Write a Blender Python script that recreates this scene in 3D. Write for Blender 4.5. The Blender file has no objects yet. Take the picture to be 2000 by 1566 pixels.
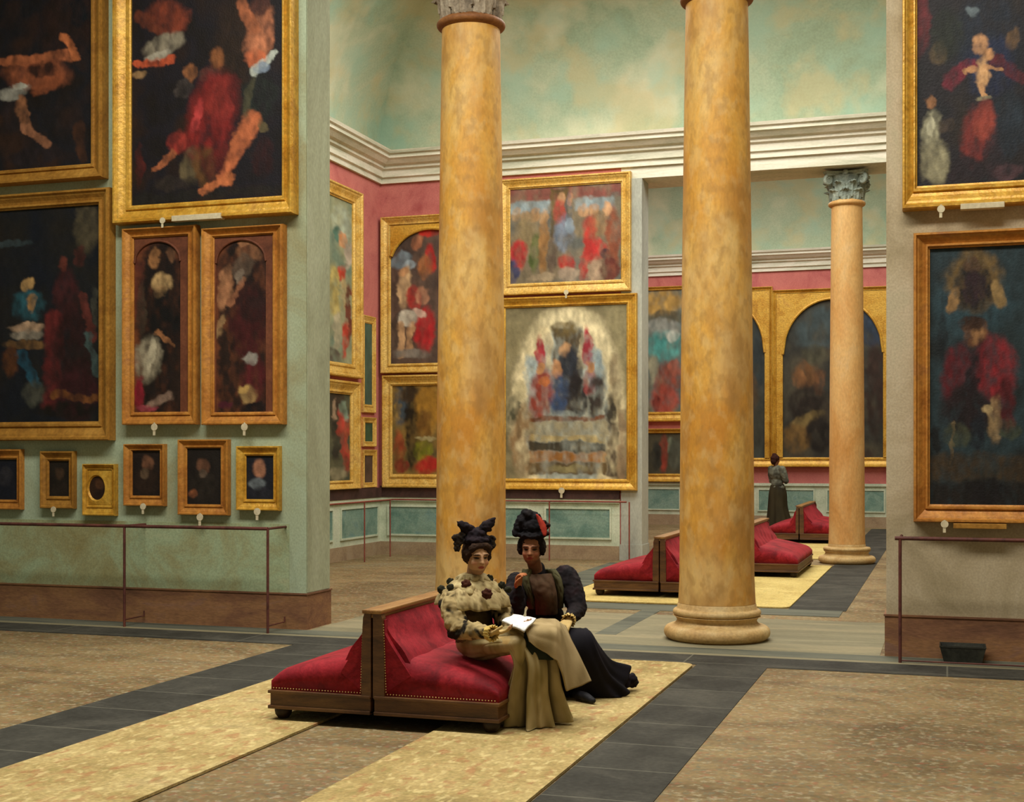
import bpy, bmesh, math, random
import numpy as np
from mathutils import Vector, Matrix, noise
random.seed(7)
np.random.seed(7)
scn = bpy.context.scene
COL = scn.collection
PI = math.pi

# ------------------------------------------------------------------ camera model used to lay the room out
F, YH, CX, CH = 2600.0, 890.0, 1000.0, 1.65
TH = math.atan(850.0 / F)
SN, CS = math.sin(TH), math.cos(TH)

def ray(px, py):
    dx, dz = (px - CX) / F, (YH - py) / F
    return Vector((-SN + dx * CS, CS + dx * SN, dz))
def P(px, py, t):
    return Vector((0, 0, CH)) + ray(px, py) * t
def on_floor(px, py, z=0.0):
    d = ray(px, py)
    return Vector((0, 0, CH)) + d * ((z - CH) / d.z)
def on_y(px, py, Y):
    d = ray(px, py)
    return Vector((0, 0, CH)) + d * (Y / d.y)
def on_x(px, py, X):
    d = ray(px, py)
    return Vector((0, 0, CH)) + d * (X / d.x)

# ------------------------------------------------------------------ colour and materials
def lin(h):
    h = h.lstrip('#')
    out = []
    for i in (0, 2, 4):
        c = int(h[i:i + 2], 16) / 255.0
        out.append(c / 12.92 if c <= 0.04045 else ((c + 0.055) / 1.055) ** 2.4)
    return tuple(out)

def mat(name, cols, scale=3.0, rough=0.8, metal=0.0, bump=0.0, stretch=(1, 1, 1), detail=6.0, fine=0.25, fscale=40.0, sheen=0.0, spec=0.3, lo=0.3, hi=0.7):
    """mottled, brushed-looking colour: a broad noise through a ramp plus a fine grain"""
    m = bpy.data.materials.new(name)
    m.use_nodes = True
    nt = m.node_tree
    b = nt.nodes['Principled BSDF']
    tc = nt.nodes.new('ShaderNodeTexCoord')
    mp = nt.nodes.new('ShaderNodeMapping')
    mp.inputs['Scale'].default_value = stretch
    nt.links.new(tc.outputs['Object'], mp.inputs['Vector'])
    n = nt.nodes.new('ShaderNodeTexNoise')
    n.inputs['Scale'].default_value = scale
    n.inputs['Detail'].default_value = detail
    n.inputs['Roughness'].default_value = 0.65
    n.inputs['Distortion'].default_value = 0.6
    nt.links.new(mp.outputs['Vector'], n.inputs['Vector'])
    r = nt.nodes.new('ShaderNodeValToRGB')
    el = r.color_ramp.elements
    k = len(cols)
    while len(el) < k:
        el.new(0.5)
    for i, c in enumerate(cols):
        el[i].position = lo + (hi - lo) * i / max(1, k - 1)
        el[i].color = (*lin(c), 1)
    nt.links.new(n.outputs['Fac'], r.inputs['Fac'])
    col = r.outputs['Color']
    n2 = nt.nodes.new('ShaderNodeTexNoise')
    n2.inputs['Scale'].default_value = fscale
    n2.inputs['Detail'].default_value = 3.0
    nt.links.new(mp.outputs['Vector'], n2.inputs['Vector'])
    if fine > 0:
        mr = nt.nodes.new('ShaderNodeMapRange')
        mr.inputs['From Min'].default_value = 0.3
        mr.inputs['From Max'].default_value = 0.7
        mr.inputs['To Min'].default_value = 1 - fine
        mr.inputs['To Max'].default_value = 1 + fine
        nt.links.new(n2.outputs['Fac'], mr.inputs['Value'])
        mx = nt.nodes.new('ShaderNodeVectorMath')
        mx.operation = 'MULTIPLY'
        nt.links.new(col, mx.inputs[0])
        nt.links.new(mr.outputs['Result'], mx.inputs[1])
        col = mx.outputs[0]
    nt.links.new(col, b.inputs['Base Color'])
    b.inputs['Roughness'].default_value = rough
    b.inputs['Metallic'].default_value = metal
    b.inputs['Specular IOR Level'].default_value = spec
    if sheen:
        b.inputs['Sheen Weight'].default_value = sheen
        b.inputs['Sheen Roughness'].default_value = 0.4
        b.inputs['Sheen Tint'].default_value = (*[min(1, c * 2.5 + .1) for c in lin(cols[-1])], 1)
    if bump > 0:
        bp = nt.nodes.new('ShaderNodeBump')
        bp.inputs['Strength'].default_value = bump
        bp.inputs['Distance'].default_value = 0.02
        nt.links.new(n2.outputs['Fac'], bp.inputs['Height'])
        nt.links.new(bp.outputs['Normal'], b.inputs['Normal'])
    return m

def vcol_mat(name, rough=0.6, bump=0.15, fscale=120.0, sheen=0.0, spec=0.25):
    m = bpy.data.materials.new(name)
    m.use_nodes = True
    nt = m.node_tree
    b = nt.nodes['Principled BSDF']
    a = nt.nodes.new('ShaderNodeAttribute')
    a.attribute_name = 'paint'
    nt.links.new(a.outputs['Color'], b.inputs['Base Color'])
    b.inputs['Roughness'].default_value = rough
    b.inputs['Specular IOR Level'].default_value = spec
    b.inputs['Sheen Weight'].default_value = sheen
    if bump:
        tc = nt.nodes.new('ShaderNodeTexCoord')
        n = nt.nodes.new('ShaderNodeTexNoise')
        n.inputs['Scale'].default_value = fscale
        nt.links.new(tc.outputs['Object'], n.inputs['Vector'])
        bp = nt.nodes.new('ShaderNodeBump')
        bp.inputs['Strength'].default_value = bump
        bp.inputs['Distance'].default_value = 0.01
        nt.links.new(n.outputs['Fac'], bp.inputs['Height'])
        nt.links.new(bp.outputs['Normal'], b.inputs['Normal'])
    return m

def slate_mat(name, cols, joint, tile=(0.6, 0.45), offs=0.0):
    """dark stone flags with pale worn joints"""
    m = mat(name, cols, scale=2.2, rough=0.75, bump=0.1, fscale=30, fine=0.18, spec=0.08)
    nt = m.node_tree
    b = nt.nodes['Principled BSDF']
    src = b.inputs['Base Color'].links[0].from_socket
    tc = [n for n in nt.nodes if n.type == 'TEX_COORD'][0]
    br = nt.nodes.new('ShaderNodeTexBrick')
    br.offset = offs
    br.inputs['Color1'].default_value = (0, 0, 0, 1)
    br.inputs['Color2'].default_value = (0.12, 0.12, 0.12, 1)
    br.inputs['Mortar'].default_value = (1, 1, 1, 1)
    br.inputs['Scale'].default_value = 1.0
    br.inputs['Mortar Size'].default_value = 0.009
    br.inputs['Mortar Smooth'].default_value = 0.6
    br.inputs['Brick Width'].default_value = tile[0]
    br.inputs['Row Height'].default_value = tile[1]
    nt.links.new(tc.outputs['Object'], br.inputs['Vector'])
    mx = nt.nodes.new('ShaderNodeMix')
    mx.data_type = 'RGBA'
    ml = nt.nodes.new('ShaderNodeMath')
    ml.operation = 'MULTIPLY'
    ml.inputs[1].default_value = 0.55
    nt.links.new(br.outputs['Color'], ml.inputs[0])
    nt.links.new(ml.outputs[0], mx.inputs['Factor'])
    nt.links.new(src, mx.inputs['A'])
    mx.inputs['B'].default_value = (*lin(joint), 1)
    nt.links.new(mx.outputs['Result'], b.inputs['Base Color'])
    return m

def speckle(m, cols, scale=30.0, amount=0.5, stretch=(1, 1, 1), thr=0.62):
    """flecks of other colours over an existing mottled material"""
    nt = m.node_tree
    b = nt.nodes['Principled BSDF']
    tc = [n for n in nt.nodes if n.type == 'TEX_COORD'][0]
    for i, c in enumerate(cols):
        src = b.inputs['Base Color'].links[0].from_socket
        mp = nt.nodes.new('ShaderNodeMapping')
        mp.inputs['Location'].default_value = (3.1 * i + 1, 5.7 * i, 1.3 * i)
        mp.inputs['Scale'].default_value = stretch
        nt.links.new(tc.outputs['Object'], mp.inputs['Vector'])
        n = nt.nodes.new('ShaderNodeTexNoise')
        n.inputs['Scale'].default_value = scale * (1 + 0.35 * i)
        n.inputs['Detail'].default_value = 4
        nt.links.new(mp.outputs['Vector'], n.inputs['Vector'])
        mr = nt.nodes.new('ShaderNodeMapRange')
        mr.inputs['From Min'].default_value = thr - 0.06
        mr.inputs['From Max'].default_value = thr + 0.06
        mr.inputs['To Max'].default_value = amount
        nt.links.new(n.outputs['Fac'], mr.inputs['Value'])
        mx = nt.nodes.new('ShaderNodeMix')
        mx.data_type = 'RGBA'
        nt.links.new(mr.outputs['Result'], mx.inputs['Factor'])
        nt.links.new(src, mx.inputs['A'])
        mx.inputs['B'].default_value = (*lin(c), 1)
        nt.links.new(mx.outputs['Result'], b.inputs['Base Color'])
    return m

# ------------------------------------------------------------------ object helpers
def world_loc(o):
    v = Vector((0, 0, 0))
    while o is not None:
        v += o.location
        o = o.parent
    return v

def link_mesh(name, me, m=None, parent=None):
    o = bpy.data.objects.new(name, me)
    COL.objects.link(o)
    if m is not None:
        me.materials.append(m)
    if parent is not None:
        o.parent = parent
    return o

def mk(name, verts, faces, m=None, parent=None, smooth=False):
    """verts in world space; stored relative to the parent"""
    org = world_loc(parent) if parent is not None else Vector((0, 0, 0))
    me = bpy.data.meshes.new(name)
    me.from_pydata([tuple(Vector(v) - org) for v in verts], [], faces)
    me.update()
    if smooth:
        me.polygons.foreach_set('use_smooth', [True] * len(me.polygons))
    return link_mesh(name, me, m, parent)

def thing(name, loc, label, cat, group=None, kind=None):
    o = bpy.data.objects.new(name, None)
    COL.objects.link(o)
    o.location = loc
    o.empty_display_size = 0.1
    return tag(o, label, cat, group, kind)

def tag(o, label=None, cat=None, group=None, kind=None):
    if label: o['label'] = label
    if cat: o['category'] = cat
    if group: o['group'] = group
    if kind: o['kind'] = kind
    return o

class MB:
    """collects shapes, links them as one mesh"""
    def __init__(s): s.v, s.f = [], []
    def add(s, vs, fs):
        k = len(s.v)
        s.v += [Vector(v) for v in vs]
        s.f += [tuple(i + k for i in f) for f in fs]
        return s
    def box(s, a, b, bev=0.0):
        x0, y0, z0 = a; x1, y1, z1 = b
        if x0 > x1: x0, x1 = x1, x0
        if y0 > y1: y0, y1 = y1, y0
        if z0 > z1: z0, z1 = z1, z0
        if bev <= 0:
            vs = [(x0, y0, z0), (x1, y0, z0), (x1, y1, z0), (x0, y1, z0), (x0, y0, z1), (x1, y0, z1), (x1, y1, z1), (x0, y1, z1)]
            return s.add(vs, [(3, 2, 1, 0), (4, 5, 6, 7), (0, 1, 5, 4), (1, 2, 6, 5), (2, 3, 7, 6), (3, 0, 4, 7)])
        bm = bmesh.new()
        bmesh.ops.create_cube(bm, size=1.0)
        for v in bm.verts:
            v.co = Vector(((x0 + x1) / 2 + v.co.x * (x1 - x0), (y0 + y1) / 2 + v.co.y * (y1 - y0), (z0 + z1) / 2 + v.co.z * (z1 - z0)))
        bmesh.ops.bevel(bm, geom=bm.edges[:], offset=bev, segments=2, affect='EDGES', profile=0.6)
        return s.bm(bm)
    def bm(s, bm):
        bm.verts.index_update()
        s.add([v.co.copy() for v in bm.verts], [tuple(v.index for v in f.verts) for f in bm.faces])
        bm.free()
        return s
    def tube(s, pts, r, n=10, caps=True):
        pts = [Vector(p) for p in pts]
        rs = r if isinstance(r, (list, tuple)) else [r] * len(pts)
        ref = None
        rings = []
        for i, p in enumerate(pts):
            if i == 0: d = pts[1] - p
            elif i == len(pts) - 1: d = p - pts[-2]
            else: d = (pts[i + 1] - p).normalized() + (p - pts[i - 1]).normalized()
            if d.length < 1e-9: d = Vector((0, 0, 1))
            d.normalize()
            if ref is None:
                ref = d.orthogonal().normalized()
            ref = (ref - d * ref.dot(d))
            if ref.length < 1e-6: ref = d.orthogonal()
            ref.normalize()
            b = d.cross(ref)
            rings.append([p + (ref * math.cos(2 * PI * k / n) + b * math.sin(2 * PI * k / n)) * rs[i] for k in range(n)])
        vs = [q for rg in rings for q in rg]
        fs = [(i * n + k, i * n + (k + 1) % n, (i + 1) * n + (k + 1) % n, (i + 1) * n + k) for i in range(len(rings) - 1) for k in range(n)]
        if caps:
            fs.append(tuple(reversed(range(n))))
            fs.append(tuple((len(rings) - 1) * n + k for k in range(n)))
        return s.add(vs, fs)
    def lathe(s, prof, c=(0, 0, 0), n=48):
        c = Vector(c)
        vs = [c + Vector((r * math.cos(2 * PI * k / n), r * math.sin(2 * PI * k / n), z)) for r, z in prof for k in range(n)]
        m = len(prof)
        fs = [(i * n + k, i * n + (k + 1) % n, (i + 1) * n + (k + 1) % n, (i + 1) * n + k) for i in range(m - 1) for k in range(n)]
        fs.append(tuple(reversed(range(n))))
        fs.append(tuple((m - 1) * n + k for k in range(n)))
        return s.add(vs, fs)
    def ball(s, c, r, sub=2, rot=None):
        bm = bmesh.new()
        bmesh.ops.create_icosphere(bm, subdivisions=sub, radius=1.0)
        r = Vector(r) if not isinstance(r, (int, float)) else Vector((r, r, r))
        c = Vector(c)
        for v in bm.verts:
            q = Vector((v.co.x * r.x, v.co.y * r.y, v.co.z * r.z))
            v.co = c + (rot @ q if rot is not None else q)
        return s.bm(bm)
    def grid(s, pts):
        """pts[i][j]"""
        a, b = len(pts), len(pts[0])
        return s.add([p for row in pts for p in row], [(i * b + j, i * b + j + 1, (i + 1) * b + j + 1, (i + 1) * b + j) for i in range(a - 1) for j in range(b - 1)])
    def sheet(s, pts, t):
        """a grid given thickness t along its normals (closed)"""
        a, b = len(pts), len(pts[0])
        P_ = [[Vector(p) for p in row] for row in pts]
        N = []
        for i in range(a):
            row = []
            for j in range(b):
                du = P_[min(i + 1, a - 1)][j] - P_[max(i - 1, 0)][j]
                dv = P_[i][min(j + 1, b - 1)] - P_[i][max(j - 1, 0)]
                n = du.cross(dv)
                row.append(n.normalized() if n.length > 1e-12 else Vector((0, 0, 1)))
            N.append(row)
        top = [P_[i][j] + N[i][j] * t / 2 for i in range(a) for j in range(b)]
        bot = [P_[i][j] - N[i][j] * t / 2 for i in range(a) for j in range(b)]
        k = a * b
        fs = []
        for i in range(a - 1):
            for j in range(b - 1):
                q = (i * b + j, (i + 1) * b + j, (i + 1) * b + j + 1, i * b + j + 1)
                fs.append(q)
                fs.append(tuple(reversed([x + k for x in q])))
        def side(x, y): fs.append((x, y, y + k, x + k))
        for j in range(b - 1):
            side(j, j + 1); side((a - 1) * b + j + 1, (a - 1) * b + j)
        for i in range(a - 1):
            side((i + 1) * b, i * b); side(i * b + b - 1, (i + 1) * b + b - 1)
        return s.add(top + bot, fs)
    def build(s, name, m, parent=None, smooth=False, fix=True):
        o = mk(name, s.v, s.f, m, parent, smooth)
        if fix:
            bm = bmesh.new(); bm.from_mesh(o.data)
            bmesh.ops.recalc_face_normals(bm, faces=bm.faces[:])
            bm.to_mesh(o.data); bm.free()
        return o

def auto_smooth(o, ang=40):
    """smooth shading with sharp edges kept above ang"""
    me = o.data
    me.polygons.foreach_set('use_smooth', [True] * len(me.polygons))
    bm = bmesh.new(); bm.from_mesh(me)
    lim = math.radians(ang)
    for e in bm.edges:
        if len(e.link_faces) == 2:
            e.smooth = e.calc_face_angle(0.0) < lim
    bm.to_mesh(me); bm.free()
    return o

# ------------------------------------------------------------------ palette
M = {}
M['wall_green'] = mat('wall_green', ['#8f8d6a', '#98a285', '#9fae94', '#a8b79d'], 1.1, 0.9, bump=0.06, stretch=(1, 1, 0.7), fine=0.12, fscale=60)
M['wall_low'] = mat('wall_low', ['#877f54', '#90916a', '#96a583', '#a2a884'], 1.6, 0.9, bump=0.06, fine=0.14, fscale=60)
M['wall_beige'] = mat('wall_beige', ['#918466', '#a5977a', '#b2a58a', '#a8a084'], 1.2, 0.9, bump=0.06, fine=0.12, fscale=60)
M['reveal'] = mat('reveal', ['#84866c', '#969b80', '#a2a78e'], 1.4, 0.9, bump=0.06, stretch=(1, 1, 0.4), fine=0.12, fscale=60)
M['skirt'] = mat('skirting_brown', ['#5a3d2c', '#745039', '#86603f', '#7a5a4c'], 2.0, 0.75, bump=0.1, fine=0.15, stretch=(0.6, 1, 2))
M['red_wall'] = mat('red_wall', ['#9a4c4c', '#b06560', '#bb7068', '#a85a5c'], 1.2, 0.9, bump=0.1, fine=0.1)
M['vault'] = speckle(mat('vault_plaster', ['#848f74', '#8e9f86', '#a0aa90', '#bdb292'], 0.55, 0.95, bump=0.1, fine=0.08, fscale=30, lo=0.25, hi=0.75), ['#cfc6a8', '#8fae9c', '#b5a67c'], .8, .5, thr=.57)
M['stucco'] = mat('stucco', ['#a9ac96', '#c8c6b2', '#dcd6c6', '#bcbda8'], 1.3, 0.85, bump=0.15, fine=0.1, stretch=(0.5, 0.5, 4))
M['pilaster'] = mat('pilaster_grey', ['#8f9188', '#a5a79c', '#b3b5a8'], 1.6, 0.85, bump=0.1, fine=0.1, stretch=(1, 1, 0.4))
M['dado_white'] = mat('dado_white', ['#a9b49c', '#bfc8b0', '#cdd2bb'], 2.2, 0.8, bump=0.1, fine=0.1)
M['dado_blue'] = mat('dado_blue', ['#567469', '#69877b', '#80998a', '#668786'], 2.5, 0.8, bump=0.1, fine=0.14)
M['tan_base'] = mat('tan_base', ['#86705a', '#998468', '#a18f76'], 2.0, 0.85, bump=0.1, fine=0.1)
M['floor'] = speckle(speckle(mat('terrazzo', ['#57482f', '#6e5d3f', '#82704e', '#7d7257'], 0.7, 0.7, bump=0.12, fine=0.22, fscale=26, spec=0.1),
                     ['#8a7350', '#5c4a36'], 1.8, 0.45, stretch=(.6, 1.4, 1), thr=0.56), ['#8b5440', '#a69d80', '#5f6657'], 18, 0.5, thr=0.61)
M['slate'] = slate_mat('slate', ['#2c2b27', '#393833', '#494740'], '#716f62', (2.0, 0.62))
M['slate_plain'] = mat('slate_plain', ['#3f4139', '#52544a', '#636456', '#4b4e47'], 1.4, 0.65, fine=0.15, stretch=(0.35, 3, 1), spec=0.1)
M['stone_sill'] = mat('stone_sill', ['#69644f', '#7c765e', '#8f8467'], 1.2, 0.7, fine=0.15, stretch=(0.5, 3, 1), spec=0.1)
M['mat'] = speckle(mat('straw_mat', ['#88764a', '#9c8755', '#ad9966', '#98865d'], 1.6, 0.95, bump=0.35, fine=0.2, fscale=45), ['#96583a', '#857a46', '#d6c48c'], 13, 0.5, stretch=(1, 0.5, 1), thr=0.61)
M['mat_far'] = speckle(mat('straw_mat_far', ['#ab9355', '#bfa966', '#cbb775'], 1.6, 0.95, bump=0.35, fine=0.2, fscale=45), ['#8c8450', '#dcc98c'], 16, 0.4, thr=0.62)
M['marble'] = speckle(speckle(mat('ochre_marble', ['#ab7428', '#c48c36', '#cf9d46', '#d3ac62', '#c08834'], 1.5, 0.5, bump=0.1, stretch=(1, 1, 0.45), fine=0.1, fscale=40, spec=0.35, lo=0.28, hi=0.72),
                      ['#d2b983', '#ba7a2c', '#9c7340'], 1.5, 0.45, stretch=(1, 1, 0.5), thr=0.56), ['#a67f46', '#d4b478', '#8f6a34'], 7, 0.35, stretch=(1, 1, 0.6), thr=0.58)
M['marble_pale'] = mat('buff_marble', ['#b5803f', '#c59558', '#cfa76c', '#c9ac80'], 1.6, 0.55, bump=0.1, stretch=(1, 1, 0.45), fine=0.1, fscale=40)
M['col_base'] = mat('column_base_stone', ['#a5824f', '#b99a66', '#c4ab7a'], 3.0, 0.6, bump=0.15, fine=0.14)
M['capital'] = mat('capital_stone', ['#6c6152', '#90836f', '#a79b86', '#8a8274'], 5.0, 0.8, bump=0.3, fine=0.2)
M['capital_grey'] = mat('capital_grey', ['#66706a', '#879288', '#a0a698'], 5.0, 0.8, bump=0.3, fine=0.2)
M['astragal'] = mat('astragal_brown', ['#6e4526', '#86572f', '#99683a'], 4.0, 0.6, fine=0.15)
M['gilt'] = mat('gilt', ['#a2701f', '#bd8c2c', '#cfa340', '#b98a3a'], 2.5, 0.42, metal=0.25, bump=0.25, fine=0.2, fscale=30, spec=0.5)
M['gilt_pale'] = mat('gilt_pale', ['#a97e34', '#c79c46', '#d5b160', '#bf9650'], 3.0, 0.45, metal=0.2, bump=0.3, fine=0.22, fscale=35, spec=0.5)
M['gilt_red'] = mat('gilt_reddish', ['#8a5522', '#a66c2a', '#b98036', '#9c6838'], 2.5, 0.5, metal=0.15, bump=0.2, fine=0.18, fscale=30, spec=0.4)
M['gilt_dull'] = mat('gilt_dull', ['#84581f', '#9d6f2a', '#b08238'], 2.5, 0.5, metal=0.15, bump=0.2, fine=0.18, fscale=30, spec=0.4)
M['iron'] = mat('iron_rust', ['#3d2119', '#57302a', '#66382c'], 6.0, 0.6, fine=0.15)
M['iron_red'] = mat('iron_red', ['#6a352c', '#824438', '#8c5040'], 6.0, 0.6, fine=0.15)
M['niche'] = mat('niche_brown', ['#4f2a19', '#643722', '#74452b'], 3.0, 0.7, fine=0.15)
M['paper'] = mat('tag_paper', ['#b0a488', '#c4b898', '#cfc6a8'], 8.0, 0.9, fine=0.1)
M['velvet'] = mat('red_velvet', ['#4e0a13', '#77121d', '#96202a', '#861822'], 3.5, 0.75, bump=0.1, fine=0.15, fscale=50, sheen=0.25, spec=0.2)
M['wood'] = mat('walnut', ['#36210f', '#4d3018', '#614020', '#6f4e2a'], 2.5, 0.45, fine=0.18, stretch=(1, 1, 6), spec=0.5)
M['wood_lit'] = mat('walnut_lit', ['#6a4622', '#875f30', '#9c753f'], 2.5, 0.4, fine=0.18, stretch=(5, 0.7, 5), spec=0.5)  # the walnut again in paler tones, light on the rail put into the colour
M['dark_wood'] = mat('dark_wood', ['#1c110b', '#2a1a10'], 5.0, 0.5, fine=0.15)
M['brass'] = mat('brass_nails', ['#b99a58', '#d8bf80'], 9.0, 0.35, metal=0.8, fine=0.1)
M['maroon'] = mat('maroon_band', ['#33211e', '#45302b', '#50342f'], 4.0, 0.7, fine=0.15)
M['canvas'] = vcol_mat('painted_canvas', 0.55, 0.25, 60)
M['figure'] = vcol_mat('figure_paint', 0.85, 0.1, 150, spec=0.15)
M['figure_fine'] = vcol_mat('skin_paint', 0.65, 0.05, 150, spec=0.25)
# ------------------------------------------------------------------ the setting
YW, YWB = 11.40, 11.90          # front and back of the wall with the columns
XL = -5.78                      # end of the left wall
XR = on_y(1731, 1000, YW).x     # start of the right wall
X2, Y2, Y2B = -9.05, 20.55, 21.40   # second room: side wall, back wall front / back
XJ = -4.56                      # jamb of the opening in the back wall
Y3 = 31.5                       # far wall of the third room
XE = 3.5                        # right end of all rooms

def struct(name, mb, m, parent=None, smooth=False):
    o = mb.build(name, m, parent, smooth)
    if parent is None: o['kind'] = 'structure'
    return o

struct('floor', MB().box((-13, -3, -0.12), (XE, Y3 + .3, 0.0)), M['floor'])
# --- near room
zl = 1.12
wl = struct('wall_left', MB().box((-13, YW, 0.0), (XL, YWB, 8.0)), M['wall_green'])
struct('trim_1', MB().box((-13, YW - .012, 0.0), (XL + .012, YWB + .012, .33)).box((-13, YW - .02, .33), (XL + .02, YWB + .02, .345)), M['skirt'])
struct('wall_left_dado', MB().box((-13, YW - .006, .345), (XL - .18, YW, 1.0)), M['wall_low'], wl)
struct('wall_right', MB().box((XR, YW, 0.0), (XE, YWB, 8.0)), M['wall_beige'])
struct('baseboard_right', MB().box((XR - .012, YW - .012, 0.0), (XE, YWB + .012, .33)).box((XR - .02, YW - .02, .33), (XE, YWB + .02, .345)), M['skirt'])
struct('wall_above_columns', MB().box((XL, YW + .02, 6.75), (XR, YWB + .4, 8.0)), M['wall_green'])
# reveal colour strip on the end of the left wall is its own plaster return
struct('trim_2', MB().box((XL, YW + .012, .35), (XL + .008, YWB - .012, 6.7)), M['reveal'])

# floor bands
def band(n, x0, y0, x1, y1, m, h=.004):
    struct('trim_%d' % n, MB().box((x0, y0, 0.0), (x1, y1, h)), m)
band(3, -5.42, -1, -4.72, 10.45, M['slate'])
band(4, -1.88, -1, -1.33, 10.45, M['slate'])
band(5, -13, 10.45, XE, 10.95, M['slate'], .0045)
band(6, -13, 10.95, XE, 11.06, M['stone_sill'], .003)
band(7, -13, 11.06, XE, 11.36, M['slate_plain'], .0035)  # grey-green strip along the wall, put in for the low rail's shadow
band(8, XL + .05, 11.36, XR - .05, 13.6, M['stone_sill'], .003)
band(9, -3.10, 11.95, -2.90, 13.95, M['slate_plain'], .0045)
band(10, -4.95, 13.95, -1.05, 14.5, M['slate_plain'], .005)
band(11, -1.62, 14.5, -1.02, 31, M['slate'])
band(12, -4.95, 14.5, -4.35, 20.0, M['slate_plain'])

# --- second room
ws = struct('wall_gallery_side', MB().box((X2 - .4, YWB, 0.0), (X2, Y2, 6.7)), M['red_wall'])
wb = struct('wall_gallery_back', MB().box((X2 - .4, Y2, 0.0), (XJ - .34, Y2B, 6.7)), M['red_wall'])
struct('wall_gallery_jamb', MB().box((XJ - .34, Y2 - .03, 0.0), (XJ, Y2 + .45, 6.02), .01).box((XJ - .36, Y2 - .05, 0.0), (XJ + .012, Y2 + .46, .25)), M['pilaster'])
struct('wall_gallery_beam', MB().box((XJ - .34, Y2, 6.02), (XE, Y2B, 6.7)), M['stucco'])

def cornice_prof(z0, z1):
    h = z1 - z0
    return [(0.0, z0), (.05, z0), (.05, z0 + .16 * h), (.09, z0 + .20 * h), (.09, z0 + .42 * h), (.14, z0 + .47 * h), (.14, z0 + .55 * h), (.20, z0 + .60 * h),
            (.26, z0 + .72 * h), (.30, z0 + .76 * h), (.30, z0 + .86 * h), (.34, z0 + .90 * h), (.36, z1), (0.0, z1)]
def run_x(mb, prof, x0, x1, Y, mitre0=False):
    a = [Vector((x0 + (d if mitre0 else 0), Y - d, z)) for d, z in prof]
    b = [Vector((x1, Y - d, z)) for d, z in prof]
    n = len(prof)
    mb.add(a + b, [(i, (i + 1) % n, n + (i + 1) % n, n + i) for i in range(n)] + [tuple(range(n)), tuple(reversed(range(n, 2 * n)))])
def run_y(mb, prof, y0, y1, X, mitre1=True):
    a = [Vector((X + d, y0, z)) for d, z in prof]
    b = [Vector((X + d, y1 - (d if mitre1 else 0), z)) for d, z in prof]
    n = len(prof)
    mb.add(a + b, [(i, (i + 1) % n, n + (i + 1) % n, n + i) for i in range(n)] + [tuple(range(n)), tuple(reversed(range(n, 2 * n)))])
ZC0, ZC1 = 6.20, 6.68
mb = MB(); run_x(mb, cornice_prof(ZC0, ZC1), X2, XE, Y2, True)
run_y(mb, cornice_prof(ZC0, ZC1), YWB, Y2, X2)
struct('trim_13', mb, M['stucco'])
# coved vault above the cornice, side and back bays meeting in a groin
R = 2.1
def cove(u):   # angle u 0..1 -> inset, height
    a = u * PI / 2
    return R * (1 - math.cos(a)), ZC1 + R * math.sin(a)
mb = MB()
N = 20
xs = [None] * 41
rows = []
for i in range(N + 1):
    ins, z = cove(i / N)
    rows.append([Vector((X2 + ins + (XE - X2 - ins) * k / 40, Y2 - ins, z)) for k in range(41)])
mb.grid(rows)
rows = []
for i in range(N + 1):
    ins, z = cove(i / N)
    rows.append([Vector((X2 + ins, YWB + .4 + (Y2 - ins - YWB - .4) * k / 40, z)) for k in range(41)])
mb.grid(rows)
mb.box((X2 - .4, Y2 + .02, ZC1), (XE, Y2 + .2, ZC1 + 2.3)).box((X2 - .3, YWB, ZC1), (X2 - .02, Y2 + .2, ZC1 + 2.3))
struct('ceiling_vault', mb, M['vault'], None, True)
# --- third room
w3 = struct('wall_far', MB().box((-12, Y3, 0.0), (XE, Y3 + .3, 6.1)), M['red_wall'])
mb = MB(); run_x(mb, cornice_prof(5.96, 6.42), -12, XE, Y3)
struct('trim_14', mb, M['stucco'])
mb = MB(); rows = []
for i in range(N + 1):
    ins, z = cove(i / N); z -= .28
    rows.append([Vector((-12 + (XE + 12) * k / 10, Y3 - ins, z)) for k in range(11)])
mb.grid(rows); mb.box((-12, Y3, 6.1), (XE, Y3 + .3, 8.8))
struct('ceiling_far_vault', mb, M['vault'], None, True)
struct('wall_far_left', MB().box((-12.3, Y2B, 0), (-12, Y3 + .3, 8.8)), M['red_wall'])
struct('wall_right_end', MB().box((XE, -3, 0), (XE + .3, Y3 + .3, 8.8)), M['wall_beige'])

# --- dado of the second and third rooms: white stiles round blue-green panels
def dado_x(n, x0, x1, Y, ztop, zbot, bays, m_base):
    d = MB()
    d.box((x0, Y - .02, zbot), (x1, Y, ztop))
    d.box((x0, Y - .06, ztop - .03), (x1, Y, ztop + .03))
    root = struct('trim_%d' % n, d, M['dado_white'])
    w = (x1 - x0) / bays
    for k in range(bays):
        a, b = x0 + k * w + .16, x0 + (k + 1) * w - .16
        MB().box((a, Y - .03, zbot + .13), (b, Y - .02, ztop - .13)).build('panel', M['dado_blue'], root)
        fr = MB()
        for q in ((a - .03, zbot + .10, b + .03, zbot + .13), (a - .03, ztop - .13, b + .03, ztop - .10), (a - .03, zbot + .13, a, ztop - .13), (b, zbot + .13, b + .03, ztop - .13)):
            fr.box((q[0], Y - .045, q[1]), (q[2], Y - .02, q[3]))
        fr.build('panel_moulding', M['dado_white'], root)
    MB().box((x0, Y - .035, 0), (x1, Y, zbot)).build('plinth', m_base, root)
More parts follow.
